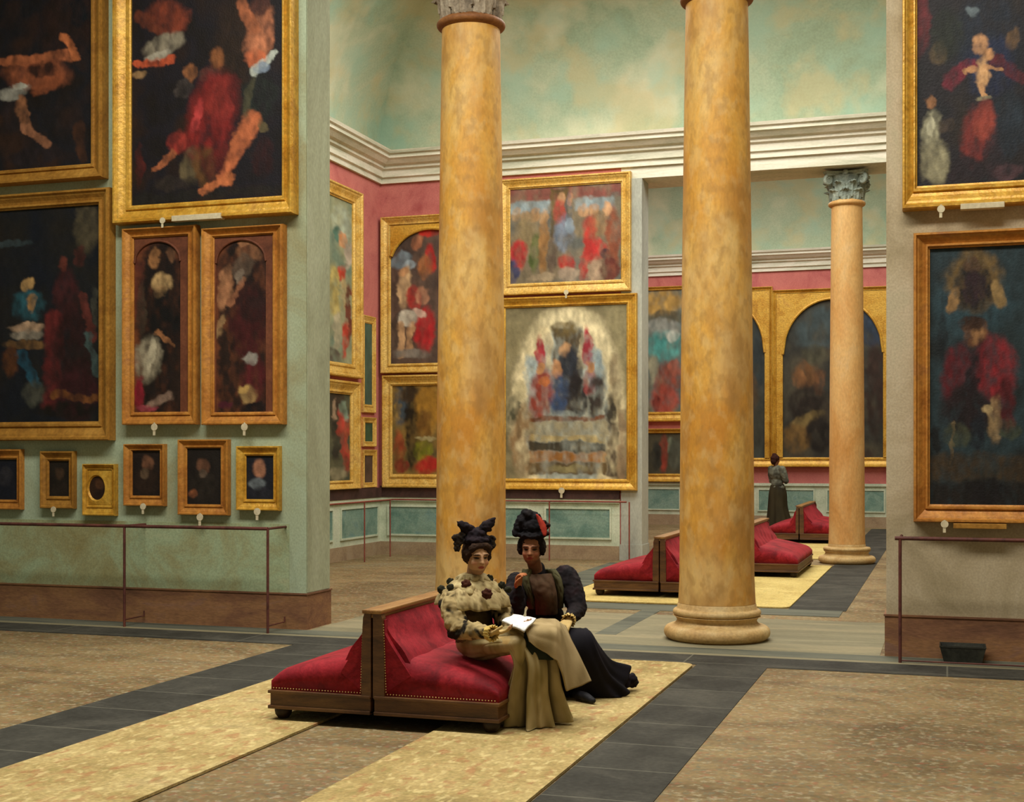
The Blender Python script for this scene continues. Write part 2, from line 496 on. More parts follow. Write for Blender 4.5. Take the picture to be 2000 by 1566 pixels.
def dado_y(n, y0, y1, X, ztop, zbot, bays, m_base):
    d = MB()
    d.box((X, y0, zbot), (X + .02, y1, ztop)).box((X, y0, ztop - .03), (X + .06, y1, ztop + .03))
    root = struct('trim_%d' % n, d, M['dado_white'])
    w = (y1 - y0) / bays
    for k in range(bays):
        a, b = y0 + k * w + .16, y0 + (k + 1) * w - .16
        MB().box((X + .02, a, zbot + .13), (X + .03, b, ztop - .13)).build('panel', M['dado_blue'], root)
        fr = MB()
        for q in ((a - .03, zbot + .10, b + .03, zbot + .13), (a - .03, ztop - .13, b + .03, ztop - .10), (a - .03, zbot + .13, a, ztop - .13), (b, zbot + .13, b + .03, ztop - .13)):
            fr.box((X + .02, q[0], q[1]), (X + .045, q[2], q[3]))
        fr.build('panel_moulding', M['dado_white'], root)
    MB().box((X, y0, 0), (X + .035, y1, zbot)).build('plinth', m_base, root)
dado_x(15, X2 + .02, XJ - .36, Y2, .93, .22, 3, M['tan_base'])
dado_y(16, YWB + .1, Y2 - .02, X2, .93, .22, 5, M['tan_base'])
dado_x(17, -7.5, XE, Y3, .98, .25, 7, M['tan_base'])

# ------------------------------------------------------------------ ceilings with skylight openings
def lid(name, x0, y0, x1, y1, hx0, hy0, hx1, hy1, z, m):
    b = MB()
    b.box((x0, y0, z), (x1, hy0, z + .2)).box((x0, hy1, z), (x1, y1, z + .2)).box((x0, hy0, z), (hx0, hy1, z + .2)).box((hx1, hy0, z), (x1, hy1, z + .2))
    struct(name, b, m)
lid('ceiling', -13, -3, XE, YW + .3, -7.5, 1.0, 1.5, 10.2, 8.0, M['wall_green'])
lid('ceiling_gallery', X2 - .4, YWB + .3, XE, Y2 + .2, X2 + 1.5, 13.2, 1.5, 18.9, ZC1 + R + .02, M['vault'])
lid('ceiling_far', -12, Y2B, XE, Y3 + .3, -9, 22.5, 2, 30.0, 8.8, M['vault'])
struct('wall_rear_left', MB().box((-13.3, -3, 0), (-13, YWB, 8.2)), M['wall_green'])

# ------------------------------------------------------------------ columns
def leaf(mb, c, ang, r0, z0, h, w, out, curl):
    """one acanthus leaf: a strip hugging the bell, its tip rolling outwards"""
    d = Vector((math.cos(ang), math.sin(ang), 0)); s = Vector((-math.sin(ang), math.cos(ang), 0))
    rows = []
    n = 9
    for i in range(n + 1):
        u = i / n
        z = z0 + h * (u if u < .8 else .8 + .12 * math.sin((u - .8) / .2 * PI * .5) - .10 * max(0, (u - .9) / .1))
        r = r0 + out * u * .35 + (curl * ((u - .55) / .45) ** 2 if u > .55 else 0)
        ww = w * (0.55 + 0.75 * math.sin(PI * min(1, u * .92 + .04)) ** .8) * (1 if u < .85 else 1 - (u - .85) * 3.4)
        ww *= 1 + .14 * math.sin(u * 18)
        row = []
        for j in range(7):
            v = (j - 3) / 3
            rr = r + .018 * (1 - abs(v)) - .012 * v * v + .01 * math.cos(v * 9)
            row.append(c + d * rr + s * ww * v + Vector((0, 0, z - .012 * v * v)))
        rows.append(row)
    mb.sheet(rows, .014)

def capital(root, c, r, z, h, half, m):
    """bell, two rings of leaves, corner volutes, concave abacus"""
    bell = MB()
    prof = []
    for i in range(13):
        u = i / 12
        prof.append((r * (.94 + .10 * u + .28 * u ** 3), z + h * .86 * u))
    bell.lathe(prof, (c.x, c.y, 0), 32)
    cap = bell.build('capital', m, root); auto_smooth(cap)
    lv = MB()
    cc = Vector((c.x, c.y, 0))
    for k in range(8):
        leaf(lv, cc, 2 * PI * k / 8, r * .98, z + .01, h * .42, r * .34, r * .25, r * .30)
    for k in range(8):
        leaf(lv, cc, 2 * PI * (k + .5) / 8, r * 1.0, z + h * .12, h * .62, r * .32, r * .35, r * .38)
    o = lv.build('acanthus', m, cap); auto_smooth(o, 60)
    for k in range(4):
        a = PI / 4 + k * PI / 2
        d = Vector((math.cos(a), math.sin(a), 0))
        v = MB()
        pts, rad = [], []
        cen = cc + d * (half * 1.08) + Vector((0, 0, z + h * .70))
        R0 = h * .17
        for i in range(8):
            u = i / 7
            pts.append(cc + d * (r * 1.08 + (half * 1.08 - r * 1.08) * u) + Vector((0, 0, z + h * (.52 + .36 * math.sin(u * PI / 2)) ))); rad.append(.032 + .012 * u)
        for i in range(1, 22):
            u = i / 21
            t = PI / 2 - u * 3.6 * PI
            q = R0 * (1 - .75 * u)
            pts.append(cen + d * (math.cos(t) * q) + Vector((0, 0, math.sin(t) * q))); rad.append(.044 - .012 * u)
        v.tube(pts, [x * h / .62 for x in rad], 8)
        v.ball(cen, h * .06, 1)
        o = v.build('volute', m, cap); auto_smooth(o, 60)
    ab = MB()
    ring = []
    for k in range(4):
        a0, a1 = PI / 4 + k * PI / 2, PI / 4 + (k + 1) * PI / 2
        p0 = Vector((math.cos(a0), math.sin(a0), 0)) * half * 1.36
        p1 = Vector((math.cos(a1), math.sin(a1), 0)) * half * 1.36
        n = ((p0 + p1) / 2).normalized()
        e = (p1 - p0).normalized() * .05
        for i in range(9):
            u = i / 8
            ring.append((p0 + e).lerp(p1 - e, u) - n * (half * .20 * math.sin(PI * u)))
    zz = [(z + h * .86, .97), (z + h * .90, .97), (z + h * .92, 1.03), (z + h, 1.03)]
    vs = [cc + p * s + Vector((0, 0, q)) for q, s in zz for p in ring]
    n = len(ring)
    fs = [(i * n + k, i * n + (k + 1) % n, (i + 1) * n + (k + 1) % n, (i + 1) * n + k) for i in range(3) for k in range(n)] + [tuple(reversed(range(n))), tuple(range(3 * n, 4 * n))]
    ab.add(vs, fs)
    for k in range(4):
        a = k * PI / 2
        ab.ball(cc + Vector((math.cos(a), math.sin(a), 0)) * half * .82 + Vector((0, 0, z + h * .93)), (h * .12, h * .12, h * .11), 2)
    o = ab.build('abacus', m, cap); auto_smooth(o, 35)
    return cap

def column(px, yc, r0, r1, z_ast, zcap, half, m, mcap, label, base_w, base_h, ast_m):
    c = on_y(px, 1000, yc); c.z = 0
    t = thing('marble_column', c, label, 'column', None, 'thing')
    b = MB()
    k = base_w
    H = base_h
    prof = []
    def torus(rc, zc, rt, a0, a1, n=10):
        for i in range(n + 1):
            a = a0 + (a1 - a0) * i / n
            prof.append((rc + rt * math.cos(a), zc + rt * math.sin(a)))
    prof.append((k * .90, 0.0))
    torus(k - H * .19, H * .21, H * .19, -PI / 2 * .9, PI / 2)
    prof.append((k * .82, H * .42))
    for i in range(7):
        a = i / 6 * PI
        prof.append((k * .80 - H * .07 * math.sin(a), H * (.43 + .20 * i / 6)))
    prof.append((k * .83, H * .65))
    torus(k * .83 - H * .09, H * .75, H * .09, -PI / 2, PI / 2)
    prof.append((r0 * 1.06, H * .87)); prof.append((r0 * 1.05, H * .97)); prof.append((r0 * 1.0, H * 1.02))
    b.lathe(prof, c, 64)
    o = b.build('column_base', M['col_base'], t); auto_smooth(o, 50)
    s = MB()
    z0 = H * 1.0
    prof = []
    for i in range(25):
        u = i / 24
        z = z0 + (z_ast - z0) * u
        rr = r0 + (r1 - r0) * (u ** 1.5)
        if u < .03: rr *= 1.03
        prof.append((rr, z))
    s.lathe(prof, c, 64)
    o = s.build('shaft', m, t); auto_smooth(o, 50)
    a = MB()
    pr = [(r1 * 1.0, z_ast - .02)]
    for i in range(9):
        q = -PI / 2 + PI * i / 8
        pr.append((r1 * 1.06 + .035 * math.cos(q), z_ast + .03 + .035 * math.sin(q)))
    pr.append((r1, z_ast + .08))
    a.lathe(pr, c, 48)
    o = a.build('astragal', ast_m, t); auto_smooth(o, 50)
    capital(t, c, r1, z_ast + .06, zcap, half, mcap)
    return t

YC = 11.98
def zpix(px, py, Y): return on_y(px, py, Y).z
column(920, YC, .335, .278, zpix(912, 52, YC) - .03, .66, .47, M['marble'], M['capital'], 'tall ochre marble column behind the two seated women', .49, .33, M['astragal'])
column(1400, YC, .335, .278, zpix(912, 52, YC) - .03, .66, .47, M['marble'], M['capital'], 'tall ochre marble column on a round base standing clear on the floor', .475, .33, M['astragal'])
Y3C = 21.05
column(1654, Y3C, .268, .232, zpix(1654, 403, Y3C), 6.02 - zpix(1654, 403, Y3C) - .10, .335, M['marble_pale'], M['capital_grey'], 'smaller buff column with leafy capital under the far beam', .43, .30, M['marble_pale'])

# ------------------------------------------------------------------ straw mats
def mat_strip(x0, x1, y0, y1, label, m, rr=.12):
    pts = []
    for (cx, cy, a0) in ((x1 - rr, y1 - rr, 0), (x0 + rr, y1 - rr, PI / 2), (x0 + rr, y0 + rr, PI), (x1 - rr, y0 + rr, 3 * PI / 2)):
        for i in range(5):
            a = a0 + PI / 2 * i / 4
            pts.append((cx + rr * math.cos(a), cy + rr * math.sin(a)))
    n = len(pts)
    rng = random.Random(int(x0 * 100))
    vs = [Vector((x, y, z)) for z, k in ((.004, 0), (.014, 0), (.018, .01)) for x, y in pts]
    fs = [(i * n + k, i * n + (k + 1) % n, (i + 1) * n + (k + 1) % n, (i + 1) * n + k) for i in range(2) for k in range(n)] + [tuple(range(2 * n, 3 * n)), tuple(reversed(range(n)))]
    o = MB().add(vs, fs).build('straw_mat', m)
    tag(o, label, 'mat', 'straw mats under the benches')
mat_strip(-4.70, -3.66, -1.0, 10.40, 'long straw yellow mat running under the outer side of the near bench', M['mat'])
mat_strip(-2.90, -1.89, -1.0, 10.42, 'long straw yellow mat under the feet of the two women', M['mat'])
mat_strip(-4.30, -1.62, 14.55, 20.3, 'wide pale straw mat under the long bench in the second room', M['mat_far'])
mat_strip(-3.6, -1.62, 21.6, 28.0, 'pale straw mat behind the buff column in the furthest room', M['mat_far'])

# ------------------------------------------------------------------ guard rails
def rail_thing(label, org): return thing('guard_rail', org, label, 'railing')
def rr_(root, name, pts, r, m, n=8):
    o = MB().tube(pts, r, n).build(name, m, root); auto_smooth(o, 50); return o
yr = 11.04
zr = on_y(390, 1030, yr).z
xa, xb = on_y(243, 1100, yr).x, on_y(523, 1100, yr).x
t = rail_thing('thin rusty iron guard rail before the six small portraits', Vector((xb, yr, 0)))
rr_(t, 'top_rail', [(-12, yr, zr), (xb, yr, zr)], .016, M['iron'])
for x in (xa, xb):
    rr_(t, 'post', [(x, yr, 0), (x, yr, zr)], .013, M['iron'])
    rr_(t, 'wall_arm', [(x, yr, zr), (x, YW, zr)], .012, M['iron'])
    rr_(t, 'foot_stay', [(x, yr, .07), (x, YW - .03, .07), (x, YW - .03, .12)], .007, M['iron'], 6)
xa = on_y(1758, 1100, yr).x
zr = on_y(1758, 1051, yr).z
t = rail_thing('thin rusty iron guard rail over the dark floor tray', Vector((xa, yr, 0)))
rr_(t, 'top_rail', [(xa - .04, yr, zr), (XE - .02, yr, zr)], .016, M['iron'])
rr_(t, 'post', [(xa, yr, 0), (xa, yr, zr)], .013, M['iron'])
rr_(t, 'wall_arm', [(xa, yr, zr), (xa, YW, zr)], .012, M['iron'])
rr_(t, 'foot_stay', [(xa, yr, .02), (XE - .02, yr, .02)], .007, M['iron'], 6)
yr = Y2 - .45
zr = on_y(1100, 979, yr).z
t = rail_thing('thin red guard rail before the painted arch in the second room', Vector((-7, yr, 0)))
rr_(t, 'top_rail', [(X2 + .45, yr, zr), (XJ - .15, yr, zr)], .014, M['iron_red'])
for px in (762, 1073, 1229):
    x = on_y(px, 1000, yr).x
    rr_(t, 'post', [(x, yr, 0), (x, yr, zr)], .012, M['iron_red'])
t = rail_thing('thin red guard rail along the side wall of the second room', Vector((X2 + .45, 17, 0)))
rr_(t, 'top_rail', [(X2 + .45, 12.5, zr), (X2 + .45, yr - .03, zr)], .014, M['iron_red'])
for px in (712,):
    y = on_x(px, 1000, X2 + .45).y
    rr_(t, 'post', [(X2 + .45, y, 0), (X2 + .45, y, zr)], .012, M['iron_red'])
    rr_(t, 'post', [(X2 + .45, y - 3, 0), (X2 + .45, y - 3, zr)], .012, M['iron_red'])

# raised dark maroon bands under the second and third room pictures
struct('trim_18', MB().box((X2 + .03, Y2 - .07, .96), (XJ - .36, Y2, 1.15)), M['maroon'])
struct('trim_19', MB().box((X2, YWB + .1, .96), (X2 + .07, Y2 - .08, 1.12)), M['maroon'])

# ------------------------------------------------------------------ floor tray by the right wall
a, b = on_y(1835, 1268, 11.2), on_y(1926, 1268, 11.2)
z1 = on_y(1880, 1258, 11.2).z
t = thing('floor_tray', Vector(((a.x + b.x) / 2, 11.2, 0)), 'shallow dark metal tray on the floor against the brown skirting', 'tray')
xm, w, dp = (a.x + b.x) / 2, (b.x - a.x) / 2, .12
def loop(wx, wy, z): return [Vector((xm - wx, 11.22 - wy, z)), Vector((xm + wx, 11.22 - wy, z)), Vector((xm + wx, 11.22 + wy, z)), Vector((xm - wx, 11.22 + wy, z))]
hgt = .13
L = [loop(w * .8, dp * .8, .005), loop(w * .98, dp * .98, hgt), loop(w, dp, hgt), loop(w, dp, hgt + .012), loop(w * .95, dp * .92, hgt + .012), loop(w * .74, dp * .7, .03)]
vs = [v for l in L for v in l]
fs = [(i * 4 + k, i * 4 + (k + 1) % 4, (i + 1) * 4 + (k + 1) % 4, (i + 1) * 4 + k) for i in range(5) for k in range(4)] + [(0, 1, 2, 3), (20, 21, 22, 23)]
MB().add(vs, fs).build('tray_body', mat('tray_iron', ['#1b1c18', '#2c2d27', '#3a3a30'], 6, 0.5), t)
# ------------------------------------------------------------------ framed paintings
def vnoise(nx, ny, cells, rng):
    """smooth value noise on an nx*ny grid, -1..1"""
    cx, cy = max(2, int(cells[0])), max(2, int(cells[1]))
    g = rng.uniform(-1, 1, (cy + 2, cx + 2))
    X = np.linspace(0, cx - 1e-6, nx); Yv = np.linspace(0, cy - 1e-6, ny)
    xi, yi = X.astype(int), Yv.astype(int)
    fx, fy = X - xi, Yv - yi
    fx, fy = fx * fx * (3 - 2 * fx), fy * fy * (3 - 2 * fy)
    a = g[np.ix_(yi, xi)]; b = g[np.ix_(yi, xi + 1)]; c = g[np.ix_(yi + 1, xi)]; d = g[np.ix_(yi + 1, xi + 1)]
    fx = fx[None, :]; fy = fy[:, None]
    return (a * (1 - fx) + b * fx) * (1 - fy) + (c * (1 - fx) + d * fx) * fy

def E(cx, cy, rx, ry, col, rot=0, a=.96, s=.24): return ('e', cx, cy, rx, ry, col, rot, a, s)
def L(x0, y0, x1, y1, w0, w1, col, a=.96, s=.28): return ('l', x0, y0, x1, y1, w0, w1, col, a, s)
def B(x0, y0, x1, y1, col, a=.95, s=6): return ('b', x0, y0, x1, y1, col, a, s)

def paint_grid(rect, bg, strokes, nx, ny, seed, warp=5.0, grain=.16):
    """loose patches of colour; a stroke is given in the same units as rect"""
    rng = np.random.RandomState(seed)
    x0, y0, x1, y1 = rect
    w, h = abs(x1 - x0), abs(y1 - y0)
    X, Y = np.meshgrid(np.linspace(x0, x1, nx), np.linspace(y0, y1, ny))
    q = 26.0
    for k, amp in ((1, 1.0), (2.6, .6), (6, .35)):
        cells = (w / q * k + 1, h / q * k + 1)
        X = X + vnoise(nx, ny, cells, rng) * warp * amp
        Y = Y + vnoise(nx, ny, cells, rng) * warp * amp
    img = np.zeros((ny, nx, 3))
    cols = [np.array(lin(c)) for c in (bg if isinstance(bg, list) else [bg])]
    n = (vnoise(nx, ny, (w / 60 + 2, h / 60 + 2), rng) + .5 * vnoise(nx, ny, (w / 22 + 2, h / 22 + 2), rng)) * .5 + .5
    n = np.clip(n, 0, .999)
    if len(cols) == 1:
        img[:] = cols[0]
    else:
        t = n * (len(cols) - 1); i = t.astype(int); f = (t - i)[..., None]
        C = np.array(cols)
        img = C[i] * (1 - f) + C[np.minimum(i + 1, len(cols) - 1)] * f
    for st in strokes:
        if st[0] == 'e':
            _, cx, cy, rx, ry, col, rot, a, s = st
            c_, s_ = math.cos(math.radians(rot)), math.sin(math.radians(rot))
            u = ((X - cx) * c_ + (Y - cy) * s_) / rx; v = (-(X - cx) * s_ + (Y - cy) * c_) / ry
            d = np.sqrt(u * u + v * v)
            m = np.clip((1 + s - d) / (2 * s), 0, 1)
        elif st[0] == 'l':
            _, ax, ay, bx, by, w0, w1, col, a, s = st
            dx, dy = bx - ax, by - ay
            t = np.clip(((X - ax) * dx + (Y - ay) * dy) / (dx * dx + dy * dy + 1e-9), 0, 1)
            d = np.hypot(X - ax - t * dx, Y - ay - t * dy) / (w0 + (w1 - w0) * t)
            m = np.clip((1 + s - d) / (2 * s), 0, 1)
        else:
            _, ax, ay, bx, by, col, a, s = st
            m = np.clip(np.minimum(np.minimum(X - ax, bx - X), np.minimum(Y - ay, by - Y)) / s + .5, 0, 1)
        m = m * m * (3 - 2 * m) * a
        m = (m * np.clip((1.05 if s < .15 else .82) + .42 * vnoise(nx, ny, (w / 14 + 2, h / 24 + 2), rng) + .22 * vnoise(nx, ny, (w / 5 + 2, h / 9 + 2), rng), .2, 1))[..., None]
        j = .94 + .30 * vnoise(nx, ny, (w / 9 + 2, h / 16 + 2), rng)[..., None]
        img = img * (1 - m) + np.array(lin(col)) * j * m
    g = 1 + grain * (vnoise(nx, ny, (w / 7 + 2, h / 18 + 2), rng) + .7 * vnoise(nx, ny, (w / 3 + 2, h / 5 + 2), rng))
    return np.clip(img * g[..., None], .002, 1)

def set_paint(me, cols):
    at = me.color_attributes.new('paint', 'FLOAT_COLOR', 'POINT')
    c = np.ones((len(me.vertices), 4), dtype=np.float32)
    c[:, :3] = cols
    at.data.foreach_set('color', c.ravel())

class Wall:
    """maps photo pixels onto a wall plane; (a, z, d): along, height, distance out of the wall"""
    def __init__(s, kind, v, step): s.k, s.v, s.step = kind, v, step
    def along(s, px, py, d=0.0):
        return on_y(px, py, s.v - d).x if s.k == 'Y' else on_x(px, py, s.v + d).y
    def z(s, px, py, d=0.0):
        return (on_y(px, py, s.v - d) if s.k == 'Y' else on_x(px, py, s.v + d)).z
    def pt(s, a, z, d):
        return Vector((a, s.v - d, z)) if s.k == 'Y' else Vector((s.v + d, a, z))

W_L, W_R2, W_B, W_S, W_F = Wall('Y', YW, 2.2), Wall('Y', YW, 2.2), Wall('Y', Y2, 2.0), Wall('X', X2, 2.0), Wall('Y', Y3, 2.0)

def arch_z(u, rise):   # u -1..1
    return rise * math.sqrt(max(0, 1 - u * u))

def framed(wall, out, inn, bg, strokes, fm, label, depth=.12, seed=1, arch=None, oval=None, tags=(), plate=None, group=None, warp=5.0, spandrel=None, name='framed_painting'):
    ox0, oy0, ox1, oy1 = out
    ix0, iy0, ix1, iy1 = inn
    my, mx = (max(oy0, 0) + min(oy1, 1566)) / 2, (max(ox0, 0) + min(ox1, 2000)) / 2
    D = depth
    A = [wall.along(x, my, D) for x in (ox0, ix0, ix1, ox1)]
    Z = [wall.z(mx, y, D) for y in (oy0, iy0, iy1, oy1)]
    a0, b0, b1, a1 = A
    zt, yt, yb, zb = Z
    root = thing(name, wall.pt((a0 + a1) / 2, zb, 0), label, 'painting', group)
    prof = [(0, .004), (0, .82), (.05, 1.0), (.16, 1.0), (.24, .84), (.34, .80), (.55, .60), (.70, .52), (.76, .66), (.86, .66), (.92, .50), (1.0, .46), (1.0, .30)]
    mb = MB()
    vs = []
    for k, h in prof:
        l, r = a0 + (b0 - a0) * k, a1 + (b1 - a1) * k
        t, b = zt + (yt - zt) * k, zb + (yb - zb) * k
        vs += [wall.pt(l, b, h * D), wall.pt(r, b, h * D), wall.pt(r, t, h * D), wall.pt(l, t, h * D)]
    n = len(prof)
    fs = [(i * 4 + k, i * 4 + (k + 1) % 4, (i + 1) * 4 + (k + 1) % 4, (i + 1) * 4 + k) for i in range(n - 1) for k in range(4)]
    mb.add(vs, fs)
    fr = mb.build('frame', fm, root)
    # canvas
    nx = int(max(10, abs(ix1 - ix0) / wall.step)); ny = int(max(10, abs(iy1 - iy0) / wall.step))
    cols = paint_grid((ix0, iy0, ix1, iy1), bg, strokes, nx, ny, seed, warp)
    dd = D * .33
    pts = [[wall.pt(b0 + (b1 - b0) * i / (nx - 1), yt + (yb - yt) * j / (ny - 1), dd) for i in range(nx)] for j in range(ny)]
    cv = MB().grid(pts).build('canvas', M['canvas'], root)
    set_paint(cv.data, cols.reshape(-1, 3))
    if arch:
        acx, arx, aspring, atop, ak, am = arch       # centre px, half width px, spring y px, top y px
        ca = wall.along(acx, my, dd); ra = abs(wall.along(acx + arx, my, dd) - ca)
        zs, zt2 = wall.z(mx, aspring, dd), wall.z(mx, atop, dd)
        lo_, hi_ = min(b0, b1), max(b0, b1)
        sp = MB()
        rows = []
        m_ = 40
        for i in range(m_ + 1):
            u = -1 + 2 * i / m_
            x = max(lo_, min(hi_, ca + ra * u))
            z = zs + arch_z((x - ca) / ra, zt2 - zs)
            rows.append([wall.pt(x, z, dd), wall.pt(x, z, dd + ak), wall.pt(x, max(z + .001, yt), dd + ak)])
        sp.grid(rows)
        if ca - ra > lo_ + .01:
            sp.box(wall.pt(lo_, yb, dd), wall.pt(ca - ra, yt, dd + ak))
        if ca + ra < hi_ - .01:
            sp.box(wall.pt(ca + ra, yb, dd), wall.pt(hi_, yt, dd + ak))
        sp.build('spandrel', am, root)
        # raised rim along the arch
        pts = []
        for i in range(m_ + 1):
            u = -1 + 2 * i / m_
            x = ca + ra * u
            if lo_ - .001 <= x <= hi_ + .001:
                pts.append(wall.pt(x, zs + arch_z(u, zt2 - zs), dd + ak))
        if len(pts) > 3:
            o = MB().tube(pts, .03 if ak > .015 else .012, 8).build('arch_rim', am, root); auto_smooth(o)
    if oval:
        ocx, ocy, orx, ory = oval
        ca, cz = wall.along(ocx, my, dd), wall.z(mx, ocy, dd)
        ra, rz = abs(wall.along(ocx + orx, my, dd) - ca), abs(wall.z(mx, ocy - ory, dd) - cz)
        hw, hh = abs(b1 - b0) / 2, abs(yt - yb) / 2
        mc, mz = (b0 + b1) / 2, (yt + yb) / 2
        k1, k2, k3 = [], [], []
        m_ = 48
        for i in range(m_):
            a = 2 * PI * i / m_
            c_, s_ = math.cos(a), math.sin(a)
            sc = 1 / max(abs(c_) / hw, abs(s_) / hh)
            k1.append(wall.pt(mc + c_ * sc, mz + s_ * sc, dd + .012))
            k2.append(wall.pt(ca + c_ * ra * 1.15, cz + s_ * rz * 1.12, dd + .02))
            k3.append(wall.pt(ca + c_ * ra, cz + s_ * rz, dd + .002))
        vs = k1 + k2 + k3
        fs = [(q * m_ + i, q * m_ + (i + 1) % m_, (q + 1) * m_ + (i + 1) % m_, (q + 1) * m_ + i) for q in range(2) for i in range(m_)]
        MB().add(vs, fs).build('oval_mount', fm, root)
    for (tx, ty, ts) in tags:
        a, z = wall.along(tx, my, D), wall.z(mx, ty, D)
        tb = MB()
        tb.lathe([(.001, -.004), (ts, -.004), (ts, .004), (.001, .004)], (0, 0, 0), 16)
        tb.v = [wall.pt(a + v.x, z + v.y, D + .006 + v.z) for v in tb.v]
        tb.box(wall.pt(a - .006, z, D), wall.pt(a + .006, zb + .02, D + .006))
        tb.box(wall.pt(a - ts * .45, z - ts * 2.3, D + .002), wall.pt(a + ts * .30, z - ts * .9, D + .007))
        tb.build('number_tag', M['paper'], root)
    if plate:
        px0, px1, py0, py1, pm = plate
        MB().box(wall.pt(wall.along(px0, my, D), wall.z(mx, py1, D), D * .5), wall.pt(wall.along(px1, my, D), wall.z(mx, py0, D), D + .012), .004).build('title_plate', pm, root)
    return root

# --- left wall
framed(W_L, (-70, -130, 197, 352), (-30, -95, 169, 322), ['#1a1310', '#17161b', '#2c1c16'], [
    E(120, 45, 70, 60, '#2c1a16', a=.6), E(145, 25, 16, 30, '#0f1218'), L(-20, 104, 128, 108, 9, 11, '#a05c3a'), L(114, 66, 142, 112, 7, 8, '#b4683e'),
    E(62, 138, 62, 30, '#8c4e32', 8), E(85, 160, 32, 14, '#85482c', -30), E(72, 126, 26, 15, '#2c1a16', 10), E(18, 166, 30, 13, '#8e8b80', -8), E(30, 152, 14, 6, '#a5a496', 10),
    L(30, 185, 42, 240, 11, 9, '#9a6644'), L(38, 240, 82, 276, 8, 10, '#8a5c42'), E(10, 215, 18, 35, '#221b1e'), E(120, 225, 30, 40, '#241a18', a=.6), L(140, 250, 150, 310, 10, 8, '#3c2418'), E(60, 300, 60, 16, '#20191c')],
    M['gilt_dull'], 'large dark painting with outstretched bare arms, above the nativity-dark canvas with turquoise figure', .13, 11)
framed(W_L, (218, -100, 570, 426), (247, -70, 543, 389), ['#15100e', '#17141a', '#241711'], [
    E(455, 90, 45, 90, '#2b1d12', a=.7), E(320, 22, 42, 34, '#7c3824', 20), L(262, 10, 300, 44, 12, 9, '#63301f'), E(312, 74, 38, 20, '#89806c', -14), E(300, 92, 22, 8, '#a59e8c', -8), L(252, 106, 326, 102, 6, 8, '#b55030'),
    E(262, 128, 13, 10, '#8a6c48', 20), E(365, 132, 13, 17, '#8d5a36', 15), E(350, 165, 16, 20, '#39322f', 30), E(416, 112, 14, 20, '#7e4e2c', 5), E(402, 140, 22, 10, '#3c2c26'),
    E(405, 230, 48, 92, '#741f1c', 6), E(425, 190, 30, 40, '#7e2822'), E(378, 222, 11, 32, '#a83a38', 12), E(342, 268, 20, 20, '#8e3028', 30), E(452, 190, 14, 40, '#4c1616', -16), L(295, 315, 330, 288, 6, 9, '#a5603c'), E(365, 318, 18, 34, '#5c5038', 10), E(392, 320, 22, 40, '#573a1e'),
    E(332, 350, 40, 14, '#2a231f'), E(420, 320, 30, 40, '#4b1a18', a=.7), E(500, 75, 24, 56, '#b3704e', 12), L(466, 8, 490, 62, 11, 13, '#a4603e'), E(500, 18, 16, 20, '#4a2a22'), E(492, 122, 18, 18, '#b8623e', 30), L(488, 148, 525, 108, 8, 7, '#b9c0b4'), E(503, 140, 16, 10, '#7f8ea0', -40), E(497, 200, 36, 46, '#1c211d'), E(478, 195, 8, 38, '#474431', 8),
    L(484, 240, 424, 350, 18, 11, '#b5653f'), L(440, 346, 384, 370, 11, 7, '#b5683f'), E(505, 250, 16, 8, '#5c5136', 40), E(505, 310, 20, 40, '#2c1415'), E(262, 310, 10, 40, '#4c1c18'), L(250, 376, 540, 376, 10, 8, '#1e1c18', .7)],
    M['gilt'], 'biggest gilt framed painting, a red robed figure kneeling in the dark, over two narrow panels', .14, 12, plate=(336, 432, 418, 429, M['paper']), tags=((318, 426, .03),))
framed(W_L, (-50, 372, 211, 860), (-15, 402, 184, 823), ['#11141d', '#17171a', '#1c1917'], [
    E(160, 445, 26, 50, '#4a4230', a=.8), E(12, 470, 40, 8, '#3b4a4e', a=.5), E(44, 592, 30, 30, '#27525c'), E(45, 550, 10, 14, '#b08c58', 12), E(52, 590, 9, 16, '#9a7448'), E(44, 634, 34, 9, '#b8987a'), E(46, 648, 32, 10, '#8c8272'), E(38, 668, 40, 10, '#6a4d2c'),
    E(118, 580, 26, 60, '#3c1a1c'), E(112, 515, 10, 16, '#5a2b22'), E(145, 500, 12, 22, '#44221e'), L(95, 620, 92, 780, 16, 20, '#5c2020'), E(132, 700, 40, 110, '#281314'), E(140, 770, 44, 50, '#331418'), L(150, 580, 170, 660, 8, 8, '#5a2a24'), L(160, 650, 178, 730, 7, 6, '#3a4a48'), E(176, 600, 8, 40, '#3d3c34'),
    L(30, 690, 58, 745, 11, 9, '#1d4658'), E(55, 765, 22, 26, '#4a4a40'), E(10, 700, 16, 30, '#4c2c18'), L(95, 768, 170, 780, 8, 8, '#6a4020'), E(120, 800, 60, 16, '#15100e')],
    M['gilt_dull'], 'tall dark night painting with a turquoise robed figure over a pale cradle', .13, 13)
